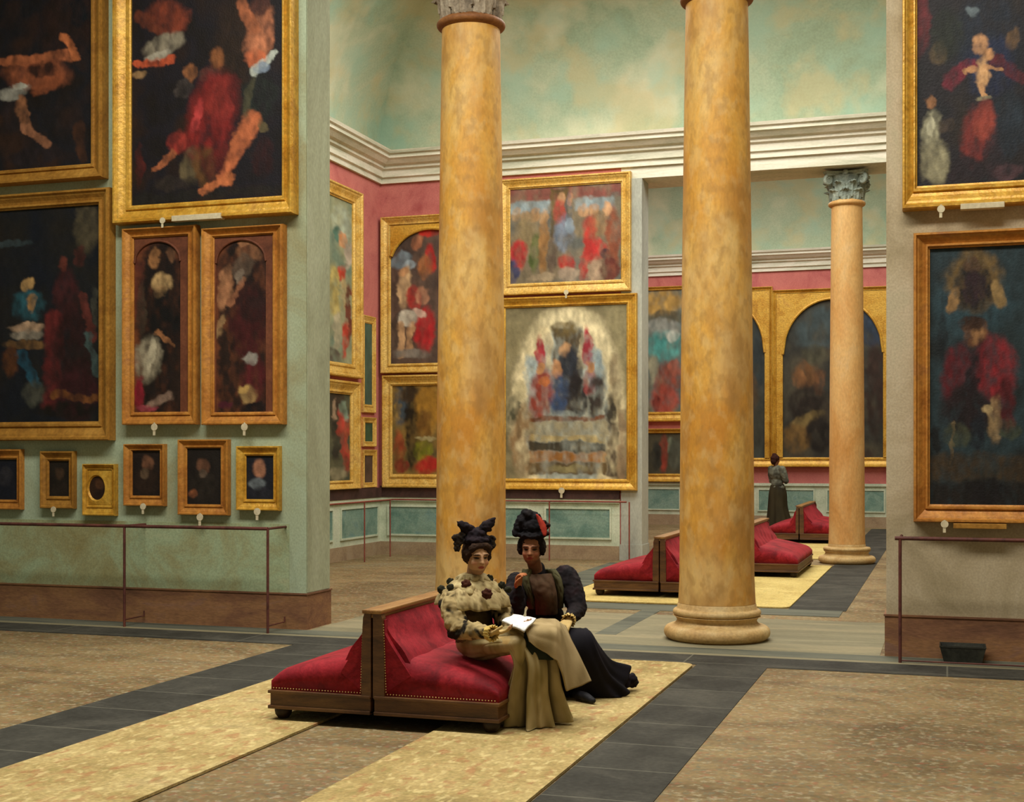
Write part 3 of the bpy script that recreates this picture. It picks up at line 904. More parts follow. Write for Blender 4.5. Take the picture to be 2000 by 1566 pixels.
framed(W_L, (237, 442, 381, 829), (255, 461, 361, 804), ['#5a2f1c', '#6b3d24', '#623420'], [
    E(305, 640, 42, 190, '#15100f'), E(306, 512, 34, 44, '#1a1210'), B(262, 505, 352, 810, '#191211', .9, 14), E(262, 560, 10, 60, '#4c2020', a=.7), E(294, 500, 12, 20, '#9c6c42', 10), E(328, 500, 9, 14, '#6e4c34'), E(311, 548, 20, 20, '#bb9a68', 8), E(308, 568, 10, 12, '#b08a5c'), E(312, 620, 30, 60, '#100e0f'), E(268, 600, 8, 50, '#42362a', a=.7), L(300, 648, 330, 672, 5, 4, '#8a5c3a'),
    E(281, 698, 26, 44, '#968c74', 6), E(286, 690, 8, 36, '#b3a98e', 10), E(265, 770, 9, 34, '#7e1c2a'), E(278, 795, 18, 8, '#8e3a44'), E(312, 776, 30, 10, '#957a68', -22), E(340, 740, 14, 60, '#241813')],
    M['gilt_red'], 'narrow panel of a pale breasted woman in black with a white cloth', .10, 14, arch=(308, 45, 512, 471, .008, M['niche']), tags=((302, 834, .035),))
framed(W_L, (392, 441, 551, 829), (413, 459, 527, 804), ['#5a2f1c', '#6b3d24', '#623420'], [
    B(418, 510, 522, 810, '#1a1211', .92, 14), E(470, 505, 46, 52, '#17100f'), E(478, 490, 24, 20, '#7c5438', 10), E(470, 476, 14, 8, '#9a6a48'), E(466, 520, 20, 26, '#524235'), E(462, 540, 8, 18, '#77695a'), E(432, 560, 15, 44, '#a2714e', 8), L(440, 590, 470, 545, 6, 5, '#8c5c40'), E(425, 635, 9, 22, '#957650', 20), E(480, 630, 34, 74, '#3e1516'), E(485, 590, 28, 40, '#261413'), E(490, 740, 24, 46, '#511a1d'), E(482, 700, 17, 10, '#8f8a80', 8), E(478, 770, 18, 16, '#8c7248', 20), E(470, 762, 10, 8, '#a8884e'), L(428, 650, 436, 760, 9, 7, '#241813'), E(430, 790, 16, 8, '#4c1c28'), E(490, 795, 30, 10, '#151012')],
    M['gilt_red'], 'narrow panel of a bearded figure wrapped in dark red', .10, 15, arch=(471, 49, 512, 468, .008, M['niche']), tags=((478, 834, .035),))
small = [
    ((-48, 877, 39, 995), (-25, 897, 28, 976), ['#121420', '#191a24'], [E(5, 930, 14, 20, '#2c2a30')], 'gilt_red', 'small dark portrait cut off by the edge of the picture, first of the low row', (), None),
    ((77, 881, 142, 993), (91, 900, 130, 969), ['#191411', '#201a15'], [E(110, 925, 9, 12, '#3a2a1e'), E(110, 955, 16, 16, '#241c17')], 'gilt_dull', 'small nearly black portrait under the corner of the tall night painting', ((105, 995, .03),), None),
    ((160, 906, 223, 1007), (168, 918, 214, 986), ['#2a1a12', '#301e14'], [E(191, 945, 11, 14, '#5a3924'), E(191, 970, 14, 12, '#241611')], 'gilt', 'smallest square gilt frame with an oval portrait opening', (), (190, 953, 15, 23)),
    ((240, 867, 319, 988), (254, 880, 308, 968), ['#1a1311', '#221815'], [E(283, 905, 12, 16, '#77503a'), E(283, 938, 24, 24, '#2a1d16'), E(278, 926, 8, 10, '#5c4a38')], 'gilt_red', 'small portrait with a faint ruddy face below the pale breasted woman panel', ((280, 989, .032),), None),
    ((346, 858, 444, 1006), (361, 875, 427, 985), ['#191412', '#1f1a17'], [E(392, 912, 13, 16, '#6e4a36'), E(393, 950, 26, 30, '#26201b'), E(373, 963, 7, 9, '#8c5434'), E(392, 925, 8, 8, '#54463a')], 'gilt_red', 'largest of the small low portraits, a hand glowing beside a dark sitter', ((391, 1010, .035),), None),
    ((460, 871, 544, 997), (477, 890, 530, 975), ['#15171f', '#1c1d24'], [E(501, 916, 12, 18, '#9a6a50'), E(498, 945, 16, 12, '#6c7478'), E(505, 962, 20, 12, '#23232a')], 'gilt', 'small portrait with a grey collar, last of the low row beside the wall end', ((503, 999, .035),), None)]
for i, (o_, i_, bg, st, fm, lb, tg, ov) in enumerate(small):
    framed(W_L, o_, i_, bg, st, M[fm], lb, .07, 20 + i, oval=ov, tags=tg, group='small portraits in the low row', warp=2.5)

# --- right wall
framed(W_R2, (1762, -110, 2110, 402), (1791, -80, 2080, 355), ['#17191c', '#1f1c20', '#26201c'], [
    E(1800, 20, 16, 70, '#5c2024'), E(1835, 95, 18, 22, '#5c4c34'), E(1930, 70, 70, 80, '#1c2430'), E(1902, 20, 14, 10, '#7b8a90', a=.8), E(1850, 60, 34, 50, '#20261c', a=.8), E(1980, 80, 14, 22, '#6e5438', 20), E(1960, 200, 60, 120, '#1a1d26', a=.8), E(1935, 130, 46, 60, '#1d2640'), L(1855, 150, 1900, 120, 14, 12, '#6c2230'), L(1950, 120, 2000, 160, 12, 12, '#5a1f26'),
    E(1918, 84, 15, 18, '#b98a60'), E(1934, 104, 11, 12, '#b8875a'), E(1921, 140, 14, 32, '#c79a6a', 8), L(1918, 165, 1925, 185, 6, 5, '#b98c60'), L(1905, 130, 1884, 140, 5, 4, '#b08258'), L(1930, 125, 1958, 138, 5, 4, '#b08258'), E(1922, 192, 16, 5, '#8c8468'),
    E(1912, 260, 34, 60, '#6e2a26', 10), E(1925, 235, 24, 36, '#8a3c30'), E(1890, 330, 40, 30, '#221a1e'), E(1945, 300, 20, 50, '#2c2024'), E(1817, 190, 11, 16, '#8a603e'), E(1822, 240, 22, 30, '#938f74', 6), E(1826, 305, 28, 48, '#8b8568', -4), E(1818, 235, 8, 20, '#b2ae92'), E(1850, 240, 14, 12, '#3a3028'), E(1975, 240, 30, 60, '#24303a', a=.7), E(1970, 335, 30, 16, '#4a3438')],
    M['gilt'], 'gilt framed painting of a bare infant held over a red skirted figure', .13, 31, plate=(1876, 1962, 398, 409, M['paper']), tags=((1838, 406, .03),))
framed(W_R2, (1784, 449, 2110, 1021), (1816, 480, 2075, 986), ['#1f2a2c', '#26353a', '#1b2122'], [
    E(1900, 590, 80, 60, '#2a4048', a=.8), E(1905, 545, 52, 58, '#6d5630'), E(1905, 558, 40, 46, '#1a1818'), E(1900, 515, 16, 18, '#4c3828'), E(1862, 580, 12, 26, '#8c6c44', 20), E(1952, 575, 14, 28, '#8a7046', -20), E(1905, 560, 22, 30, '#2c1c22'), E(1840, 660, 10, 50, '#151b1e', a=.8),
    E(1906, 648, 24, 28, '#5c3c26'), E(1910, 655, 13, 18, '#8a6440'), E(1900, 630, 26, 16, '#2e1c12'), E(1945, 720, 42, 62, '#7a1e24', -10), E(1868, 725, 28, 58, '#54161c', 14), E(1908, 720, 16, 60, '#1c1216', 8), E(1890, 800, 50, 50, '#1d1416'), E(1965, 790, 22, 50, '#4a161a'), E(1945, 820, 14, 46, '#8b7350', 5), E(1930, 800, 14, 12, '#a08a62', 40), E(1912, 850, 12, 40, '#14181f'), L(1864, 820, 1858, 900, 3, 3, '#6a5a40'),
    E(1875, 850, 26, 26, '#3f4230', a=.8), E(1975, 840, 22, 20, '#3e4433', a=.8), B(1810, 890, 2080, 940, '#3a2c1a', .85, 20), B(1810, 940, 2080, 990, '#1b1511', .9, 16), E(1930, 960, 46, 24, '#141214'), E(1828, 860, 10, 30, '#16191a')],
    M['gilt_red'], 'tall painting of a red cloaked standing figure under a dark wreath in the sky', .13, 32, plate=(1862, 1966, 1022, 1032, M['gilt_dull']), tags=((1845, 1024, .03),))

# --- side wall of the second room
framed(W_S, (560, 344, 711, 730), (580, 372, 696, 702), ['#7f8272', '#90906f', '#6a7a68'], [
    E(672, 420, 20, 36, '#9ba592'), E(665, 440, 10, 18, '#46685a'), E(676, 452, 9, 18, '#d08c5c'), E(688, 480, 10, 26, '#b3a392'), E(676, 520, 10, 20, '#b43c2a'), E(660, 560, 14, 50, '#a59458'), E(682, 560, 6, 30, '#b8a070'), E(664, 640, 8, 40, '#aaa084'), E(682, 650, 8, 36, '#b13a2c'), E(660, 690, 14, 18, '#4c443c'), E(690, 600, 6, 60, '#6a3428')],
    M['gilt_pale'], 'tall bright painting on the side wall, half hidden by the end of the green wall', .12, 41)
framed(W_S, (560, 738, 706, 958), (580, 765, 692, 940), ['#40473c', '#54533f', '#39352c'], [
    E(668, 780, 12, 22, '#3a3028'), E(680, 800, 8, 20, '#87a08c', a=.7), E(660, 800, 5, 24, '#b3977a'), E(680, 860, 11, 58, '#b03a30', -6), E(662, 860, 8, 40, '#2c2a26'), E(668, 925, 18, 16, '#8d866a'), E(688, 850, 4, 40, '#a4553c')],
    M['gilt_pale'], 'lower painting on the side wall with a red draped figure', .12, 42)
for i, (o_, i_, c, lb) in enumerate([((711, 617, 735, 806), (715, 632, 730, 790), ['#3e5247', '#4a6152'], 'narrow upright dark green panel by the room corner, top of three'),
                                   ((711, 815, 736, 872), (716, 826, 731, 862), ['#2f4436', '#3f5a3e'], 'tiny green panel by the room corner, middle of three'),
                                   ((711, 878, 737, 952), (715, 890, 731, 942), ['#42352e', '#54423a'], 'small brown panel by the room corner, bottom of three')]):
    framed(W_S, o_, i_, c, [], M['gilt_pale'], lb, .05, 45 + i, group='small panels in the room corner', warp=2)

# --- back wall of the second room
framed(W_B, (742, 418, 940, 727), (760, 436, 922, 708), ['#4d3c34', '#5d4a40', '#463a36'], [
    E(834, 450, 20, 14, '#b82c24'), E(800, 480, 30, 22, '#433833'), E(812, 470, 12, 16, '#9b6448'), E(780, 505, 20, 16, '#71808a', -20), E(795, 515, 12, 10, '#9aaab4'), E(838, 505, 10, 26, '#b02a28'), E(826, 520, 14, 22, '#a3683f'), E(786, 560, 12, 42, '#cfae82', 4), E(784, 530, 10, 10, '#b98c62'), E(804, 580, 14, 22, '#b03a34'), E(820, 575, 12, 16, '#b38064'), E(790, 618, 20, 14, '#c6bfae'), L(778, 630, 782, 695, 8, 6, '#c79e74'), L(798, 630, 796, 690, 7, 6, '#bb9068'), E(826, 640, 20, 44, '#b0242a'), E(815, 610, 14, 8, '#c3a494', 30), E(800, 690, 34, 10, '#787068'), E(768, 600, 6, 80, '#463830'), E(880, 560, 30, 100, '#5c4438')],
    M['gilt_pale'], 'round topped gilt altarpiece partly hidden behind the first column, above a landscape', .12, 51, arch=(840, 80, 520, 446, .03, M['gilt']), warp=4)
framed(W_B, (745, 731, 940, 953), (763, 752, 920, 926), ['#6d5c34', '#8c6f38', '#5a4c30'], [
    E(782, 790, 16, 40, '#3d4a55'), E(774, 800, 8, 18, '#a3823c'), E(802, 840, 14, 80, '#1d1813'), E(800, 770, 22, 16, '#3a2c1e'), E(832, 800, 22, 50, '#a5782c'), E(826, 830, 14, 30, '#6e4c20'), E(824, 880, 20, 18, '#7f7f22'), E(832, 910, 26, 18, '#b02824', -20), E(776, 880, 10, 40, '#94452a'), E(782, 910, 14, 16, '#7c2c24'), E(830, 858, 20, 4, '#a0956a')],
    M['gilt_pale'], 'dark and amber landscape painting partly hidden by the first column', .12, 52, warp=4)
framed(W_B, (972, 342, 1231, 572), (994, 362, 1211, 549), ['#6d6350', '#7f7058', '#5c5d57'], [
    B(985, 362, 1215, 388, '#7a4038', .9, 8), B(985, 388, 1070, 412, '#8a9ba2', .85, 8), B(1125, 388, 1200, 412, '#8a9ba2', .85, 8), B(1072, 364, 1112, 460, '#5a4824', .95, 6), B(1190, 380, 1215, 550, '#5a5a50', .7, 8),
    E(1096, 386, 8, 14, '#b08660'), E(1115, 388, 7, 12, '#b58562'), E(1092, 415, 14, 30, '#a33030'), E(1112, 410, 8, 34, '#4e5662'), E(1100, 455, 20, 34, '#6d7888'), E(1112, 440, 10, 12, '#8796a4'), E(1006, 412, 9, 12, '#a58562'), E(1024, 420, 8, 12, '#a98a64'), E(1042, 415, 9, 14, '#a58058'), E(1060, 420, 8, 14, '#b08c66'), E(1030, 450, 26, 30, '#807050'), E(1010, 490, 16, 30, '#a8282a'), E(1000, 525, 10, 24, '#3a3c5a'), E(1042, 490, 11, 40, '#4e5c2c'), E(1060, 480, 10, 56, '#8f683c'), E(1078, 500, 9, 44, '#5c4c40'),
    E(1140, 412, 9, 12, '#b28a64'), E(1158, 410, 9, 12, '#b08660'), E(1184, 412, 9, 14, '#b58c66'), E(1166, 440, 20, 24, '#8a6a48'), E(1150, 465, 15, 42, '#b03028'), E(1160, 490, 22, 26, '#b22c2a'), E(1106, 512, 16, 18, '#ab2d28'), E(1110, 535, 20, 14, '#a3907c'), E(1140, 525, 9, 28, '#b02c2a'), E(1162, 530, 14, 22, '#a08870'), E(1180, 500, 10, 12, '#2c2c34'), E(1195, 480, 14, 70, '#80442c'), E(1190, 530, 18, 24, '#5a2820'), E(1060, 540, 30, 8, '#97866c')],
    M['gilt_pale'], 'wide painting of a crowd in red gathered round a central pair', .12, 53, tags=((1106, 571, .04),), warp=4)
framed(W_B, (960, 577, 1243, 957), (985, 597, 1222, 935), ['#7d7454', '#8a8160', '#6c644a'], [
    E(1106, 800, 112, 205, '#dccfa6', s=.08), E(1106, 806, 82, 172, '#9aa39c', s=.08), E(1020, 860, 24, 70, '#8a6f4c'), E(1050, 660, 30, 20, '#cbbd94', -50), B(1080, 640, 1136, 800, '#4a3c26', .95, 8), E(1100, 640, 24, 16, '#6a5a36'), B(1062, 650, 1076, 720, '#bcae8c', .8, 5), B(1130, 650, 1140, 720, '#bcae8c', .8, 5), E(1052, 690, 9, 34, '#9c2434'), E(1147, 680, 10, 40, '#a02838'), E(1160, 720, 12, 40, '#8fa2a8'), E(1035, 730, 14, 40, '#9aa8a8'),
    E(1101, 682, 11, 16, '#c09468'), E(1112, 725, 24, 48, '#272c36'), E(1086, 722, 12, 18, '#b8865c'), E(1090, 770, 22, 40, '#34486a'), E(1054, 770, 24, 52, '#8c3524', 4), E(1052, 715, 9, 12, '#b08054'), E(1060, 745, 12, 10, '#b2683c'), E(1128, 770, 20, 44, '#241f20'), E(1152, 745, 12, 26, '#8c3030'), E(1150, 715, 8, 12, '#b08054'), E(1164, 780, 16, 44, '#2e2420'), B(1030, 812, 1182, 822, '#6b3c1c', .9, 5), B(1028, 822, 1184, 850, '#948a6c', .9, 6), B(1034, 850, 1182, 862, '#b09c68', .9, 5), B(1034, 862, 1182, 882, '#3a3222', .95, 6), B(1032, 882, 1184, 902, '#96601f', .95, 6), B(1030, 902, 1184, 926, '#5c4828', .95, 6), E(1110, 915, 40, 8, '#8a8058'), B(1184, 820, 1204, 930, '#3c2c22', .9, 8), B(1204, 800, 1222, 935, '#8c7458', .85, 6), E(1200, 750, 14, 60, '#84765a'), E(1190, 800, 10, 26, '#2f2a22'), E(1000, 800, 12, 30, '#4c4c3a'), E(1010, 760, 14, 24, '#b7ac86')],
    M['gilt'], 'largest painting of the second room, a pale painted arch over stepped bands', .12, 54, tags=((1097, 958, .05),), warp=4)

# --- far wall of the third room
framed(W_F, (1252, 559, 1344, 823), (1262, 566, 1336, 804), ['#6d6a58', '#5c6a66', '#766c52'], [
    E(1292, 590, 40, 26, '#b38e48'), E(1300, 618, 36, 12, '#5a523c'), E(1290, 640, 36, 18, '#8d8f86'), E(1296, 675, 34, 30, '#4d9a94'), E(1312, 655, 14, 14, '#b3b6aa'), E(1276, 720, 10, 26, '#8e8c74'), E(1304, 740, 26, 30, '#8c4434'), E(1318, 720, 12, 16, '#9a5644'), E(1296, 780, 28, 26, '#a1493a'), E(1282, 790, 8, 20, '#6a2c24')],
    M['gilt'], 'painting with turquoise sky and red figures seen through the opening', .12, 61, warp=4)
framed(W_F, (1252, 837, 1344, 941), (1262, 846, 1336, 925), ['#3d3c30', '#4c4836', '#36332c'], [E(1296, 885, 10, 36, '#8f3c2c'), E(1310, 870, 8, 14, '#77806a'), E(1318, 890, 12, 30, '#55584a'), E(1280, 890, 10, 30, '#2c2e28')],
    M['gilt'], 'small dark picture with a red upright figure under the turquoise painting', .12, 62, warp=3)
framed(W_F, (1344, 562, 1508, 912), (1352, 570, 1502, 894), ['#3f4440', '#363830', '#4a473a'], [E(1440, 760, 40, 60, '#4c3c28'), E(1480, 700, 12, 60, '#2d3638'), E(1420, 840, 40, 40, '#2c2822')],
    M['gilt'], 'round topped gilt framed painting mostly hidden behind the second column', .14, 63, arch=(1422, 72, 690, 592, .05, M['gilt']), warp=4)
framed(W_F, (1508, 562, 1742, 912), (1516, 570, 1734, 893), ['#3b3d38', '#30302b', '#474336', '#3a3128'], [
    E(1600, 640, 50, 40, '#3d4a4c'), E(1575, 730, 26, 28, '#6b4a2c'), E(1560, 740, 12, 20, '#7d5634'), E(1602, 745, 12, 26, '#6e4a2e'), E(1580, 790, 40, 40, '#241d18'), E(1575, 820, 34, 14, '#77653c', -20), E(1555, 855, 30, 30, '#70562e'), E(1600, 850, 26, 34, '#1d1916'), E(1640, 800, 20, 60, '#2c2620'), E(1705, 640, 22, 40, '#2f3d50'), E(1710, 760, 20, 90, '#33241e'), E(1590, 690, 24, 20, '#4a4838')],
    M['gilt'], 'round topped gilt framed brown painting behind the buff column', .14, 64, arch=(1626, 99, 690, 583, .05, M['gilt']), warp=4)
# ------------------------------------------------------------------ back to back benches
def cushion(mb, x0, x1, y0, y1, z0, prof, n=24, crown=.02, edge=.05):
    """a padded block: prof(u) gives the top height across x (u 0 at x0), softened at all rims"""
    nx, ny = 28, n
    def f(u, v):
        ex = min(1, min(u, 1 - u) * abs(x1 - x0) / edge); ey = min(1, min(v, 1 - v) * (y1 - y0) / edge)
        rnd = math.sqrt(max(0, 1 - (1 - ex) ** 2)) * math.sqrt(max(0, 1 - (1 - ey) ** 2))
        return rnd
    top = []
    for i in range(nx + 1):
        u = i / nx; u = .5 - .5 * math.cos(PI * u)
        row = []
        for j in range(ny + 1):
            v = j / ny; v = .5 - .5 * math.cos(PI * v)
            h = prof(u) + crown * math.sin(PI * u) * math.sin(PI * v)
            r = f(u, v)
            puff = edge * .28 * (1 - r)
            row.append(Vector((x0 + (x1 - x0) * u, y0 + (y1 - y0) * v, z0 + (h - z0) * (.55 + .45 * r))))
        top.append(row)
    a, b = nx + 1, ny + 1
    bot = [[Vector((p.x, p.y, z0)) for p in row] for row in top]
    k = a * b
    vs = [p for r in top for p in r] + [p for r in bot for p in r]
    fs = []
    for i in range(a - 1):
        for j in range(b - 1):
            q = (i * b + j, (i + 1) * b + j, (i + 1) * b + j + 1, i * b + j + 1)
            fs += [q, tuple(reversed([w + k for w in q]))]
    def side(p, q): fs.append((p, q, q + k, p + k))
    for j in range(b - 1): side(j, j + 1); side((a - 1) * b + j + 1, (a - 1) * b + j)
    for i in range(a - 1): side((i + 1) * b, i * b); side(i * b + b - 1, (i + 1) * b + b - 1)
    mb.add(vs, fs)

def bench(xl, xm, xr, y0, y1, label, nails=True, seat_front=.30, seat_back=.43, ztop=.72):
    t = thing('back_to_back_bench', Vector((xm, y0, 0)), label, 'bench', 'red velvet benches')
    zb0, zb1 = .085, .20
    g = .012
    fr = MB()
    for (a, b) in ((xl, xm - g), (xm + g, xr)):
        fr.box((a, y0, zb0), (b, y1, zb1 - .012), .006)
        fr.box((a - .012 if a == xl else a, y0 - .012, zb0), (b + .012 if b == xr else b, y1 + .012, zb0 + .022), .005)
        fr.box((a - .012 if a == xl else a, y0 - .012, zb1 - .02), (b + .012 if b == xr else b, y1 + .012, zb1), .005)
    fr.build('base_frame', M['wood'], t)
    for x in (xl + .06, xr - .06):
        for y in (y0 + .06, y1 - .06):
            lg = MB().lathe([(.03, .0185), (.036, .026), (.05, .045), (.055, .07), (.05, .086)], (x, y, 0), 16)
            o = lg.build('leg', M['dark_wood'], t); auto_smooth(o)
    for s, xo in ((-1, xl), (1, xr)):
        w = abs(xo - xm)
        bw = w * .27            # width of the sloping back at seat level
        xi = xm + s * .035
        st = MB()
        xa, xb = (xo, xm + s * .06)
        lo, hi = min(xa, xb), max(xa, xb)
        def pf(u, s=s):
            q = (1 - u) if s > 0 else u     # 0 at outer edge
            q = min(1, q * 1.15)
            return seat_front + (seat_back - seat_front) * (q ** .75)
        cushion(st, lo, hi, y0 + .015, y1 - .015, zb1 - .002, pf, 40, .02, .09)
        o = st.build('seat_cushion', M['velvet'], t, True); 
        # sloping padded back
        bk = MB()
        n = 14
        rows = []
        ny = 40
        for i in range(n + 1):
            u = i / n
            ww = bw * (1 - u) ** 1.15 + .045
            z = seat_back - .08 + (ztop - .045 - seat_back + .08) * u
            row = []
            for j in range(ny + 1):
                v = j / ny
                yy = y0 + .05 + (y1 - y0 - .10) * v
                soft = .016 * (math.sin(PI * v) ** .4) + .006 * math.sin(yy * 23) * (1 - u)
                fold = .010 * math.sin(u * 9 + yy * 4)
                row.append(Vector((xm + s * (ww + soft + fold * math.sin(PI * u)), yy, z)))
            rows.append(row)
        top = [Vector((xm + s * .01, p.y, p.z)) for p in rows[-1]]
        rows.append(top)
        k0 = [Vector((xm + s * .01, p.y, p.z)) for p in rows[0]]
        rows = [k0] + rows + [k0]
        bk.grid(rows)
        for col_ in (0, ny):
            lp = [r[col_] for r in rows[:-1]]
            bk.add(lp, [tuple(range(len(lp)))])
        o = bk.build('back_cushion', M['velvet'], t); auto_smooth(o, 50)
        # wooden end panels that carry the slope of the back
        for ye, sy in ((y0, 1), (y1, -1)):
            ep = MB()
            out = [Vector((xm + s * g, 0, zb1 - .01))]
            xs_ = [(w * .10, zb1 - .01), (w * .10, seat_back + .02), (w * .085, ztop - .05), (w * .07, ztop - .02)]
            poly = [(xm + s * g * .6, zb1 - .01)] + [(xm + s * a, z) for a, z in xs_] + [(xm + s * g * .6, ztop - .02)]
            vs = [Vector((x, ye - .008 * sy, z)) for x, z in poly] + [Vector((x, ye + .045 * sy, z)) for x, z in poly]
            m = len(poly)
            ep.add(vs, [tuple(range(m)), tuple(reversed(range(m, 2 * m)))] + [(i, (i + 1) % m, m + (i + 1) % m, m + i) for i in range(m)])
            p = ep.build('end_panel', M['wood'], t)
            # velvet gusset closing the end of the back
            gs = MB()
            pl = [(xm + s * w * .10, zb1 + .02)]
            for i in range(9):
                u = i / 8
                zz = seat_back - .10 + (ztop - .06 - seat_back + .10) * u
                pl.append((xm + s * max(w * .095, bw * (1 - u) ** 1.15 + .03), zz))
            pl.append((xm + s * w * .088, ztop - .06))
            vs = [Vector((x, ye + .012 * sy, z)) for x, z in pl] + [Vector((x, ye + .06 * sy, z)) for x, z in pl]
            m = len(pl)
            gs.add(vs, [tuple(range(m)), tuple(reversed(range(m, 2 * m)))] + [(i, (i + 1) % m, m + (i + 1) % m, m + i) for i in range(m)])
            gs.build('back_gusset', M['velvet'], t)
            if nails and sy > 0:
                nl = MB()
                k = 26
                for i in range(k):
                    u = (i + .5) / k
                    nl.ball((xm + s * (w * .112 - w * .022 * u), ye - .0, zb1 + .02 + (ztop - .08 - zb1 - .02) * u), .0045, 1)
                o = nl.build('nail_row', M['brass'], p); o['kind'] = 'stuff'
        if nails:
            nl = MB()
            k = int(w / .022)
            for i in range(k):
                nl.ball((xm + s * (w * .12 + (w * .88 - .02) * i / (k - 1)), y0 + .006, zb1 + .012), .0045, 1)
            if s > 0:
                k = int((y1 - y0) / .03)
                for i in range(k):
                    nl.ball((xr - .006, y0 + .03 + (y1 - y0 - .06) * i / (k - 1), zb1 + .012), .0045, 1)
            o = nl.build('nail_row', M['brass'], t); o['kind'] = 'stuff'
    rl = MB()
    rl.box((xm - .065, y0 - .012, ztop - .025), (xm + .065, y1 + .012, ztop), .008).box((xm - .05, y0, ztop - .05), (xm + .05, y1, ztop - .025), .006)
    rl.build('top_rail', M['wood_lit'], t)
    return t

XM = -3.30
bench(-3.99, XM, -2.50, 7.38, 9.52, 'large red velvet bench with two women seated on it, nearest of the benches')
bench(-3.93, -3.15, -2.38, 15.1, 17.2, 'red velvet bench in the second room, post end left of the free standing column', False)
bench(-3.30, -2.60, -1.90, 18.1, 20.15, 'red velvet bench emerging from behind the free standing column towards the buff column', False)
bench(-3.24, -2.63, -1.75, 25.3, 27.9, 'furthest red velvet bench, beside the small buff column', False)
# ------------------------------------------------------------------ figures
def capsule(bm, p0, p1, r0, r1, sub=2):
    """two balls and their common hull"""
    t = bmesh.new()
    for p, r in ((Vector(p0), r0), (Vector(p1), r1)):
        k = len(t.verts)
        bmesh.ops.create_icosphere(t, subdivisions=sub, radius=r)
        t.verts.ensure_lookup_table()
        for v in t.verts[k:]: v.co += p
    pts = [v.co.copy() for v in t.verts]
    t.free()
    h = bmesh.new()
    vs = [h.verts.new(p) for p in pts]
    bmesh.ops.convex_hull(h, input=vs)
    keep = {}
    for f in h.faces:
        for v in f.verts:
            if v not in keep: keep[v] = bm.verts.new(v.co)
    for f in h.faces:
        try: bm.faces.new([keep[v] for v in f.verts])
        except ValueError: pass
    h.free()

def ellipsoid(bm, c, rx, ry, rz, axes, sub=3):
    """axes: (x, y, z) unit vectors"""
    res = bmesh.ops.create_icosphere(bm, subdivisions=sub, radius=1.0)
    c = Vector(c)
    for v in res['verts']:
        q = v.co.copy()
        v.co = c + axes[0] * q.x * rx + axes[1] * q.y * ry + axes[2] * q.z * rz

class Blob:
    """collects round shapes; build() fuses them into one continuous skin"""
    def __init__(s): s.bm = bmesh.new()
    def cap(s, p0, p1, r0, r1): capsule(s.bm, p0, p1, r0, r1); return s
    def chain(s, pts, rs):
        for i in range(len(pts) - 1): capsule(s.bm, pts[i], pts[i + 1], rs[i], rs[i + 1])
        return s
    def ell(s, c, rx, ry, rz, axes=(Vector((1, 0, 0)), Vector((0, 1, 0)), Vector((0, 0, 1)))): ellipsoid(s.bm, c, rx, ry, rz, axes); return s
    def ball(s, c, r): return s.ell(c, r, r, r)
    def build(s, name, m, parent, voxel, smooth=4, amp=0.0, freq=20.0, colfn=None, ridge=None):
        me = bpy.data.meshes.new(name)
        s.bm.to_mesh(me); s.bm.free()
        tmp = bpy.data.objects.new(name + '_tmp', me); COL.objects.link(tmp)
        md = tmp.modifiers.new('r', 'REMESH'); md.mode = 'VOXEL'; md.voxel_size = voxel
        if smooth:
            sm = tmp.modifiers.new('s', 'SMOOTH'); sm.iterations = smooth; sm.factor = .5
        dg = bpy.context.evaluated_depsgraph_get()
        out = bpy.data.meshes.new_from_object(tmp.evaluated_get(dg))
        bpy.data.objects.remove(tmp); bpy.data.meshes.remove(me)
        out.name = name
        cos = [v.co.copy() for v in out.vertices]
        nrm = [v.normal.copy() for v in out.vertices]
        if amp:
            for i, v in enumerate(out.vertices):
                p = cos[i]
                n = noise.noise(p * freq) + .5 * noise.noise(p * freq * 2.1)
                if ridge: n += ridge(p)
                v.co = p + nrm[i] * amp * n
        if colfn is not None:
            set_paint(out, np.array([colfn(cos[i], nrm[i]) for i in range(len(cos))], dtype=np.float32))
        org = world_loc(parent)
        for v in out.vertices: v.co -= org
        out.materials.clear()
        o = link_mesh(name, out, m, parent)
        out.polygons.foreach_set('use_smooth', [True] * len(out.polygons))
        return o

def mixc(a, b, t): return tuple(x + (y - x) * t for x, y in zip(a, b))
def sstep(a, b, x):
    t = max(0, min(1, (x - a) / (b - a))); return t * t * (3 - 2 * t)

def frame_of(f, up):
    f = f.normalized(); s = f.cross(up).normalized(); u = s.cross(f).normalized()
    return f, s, u      # forward, person's right, up

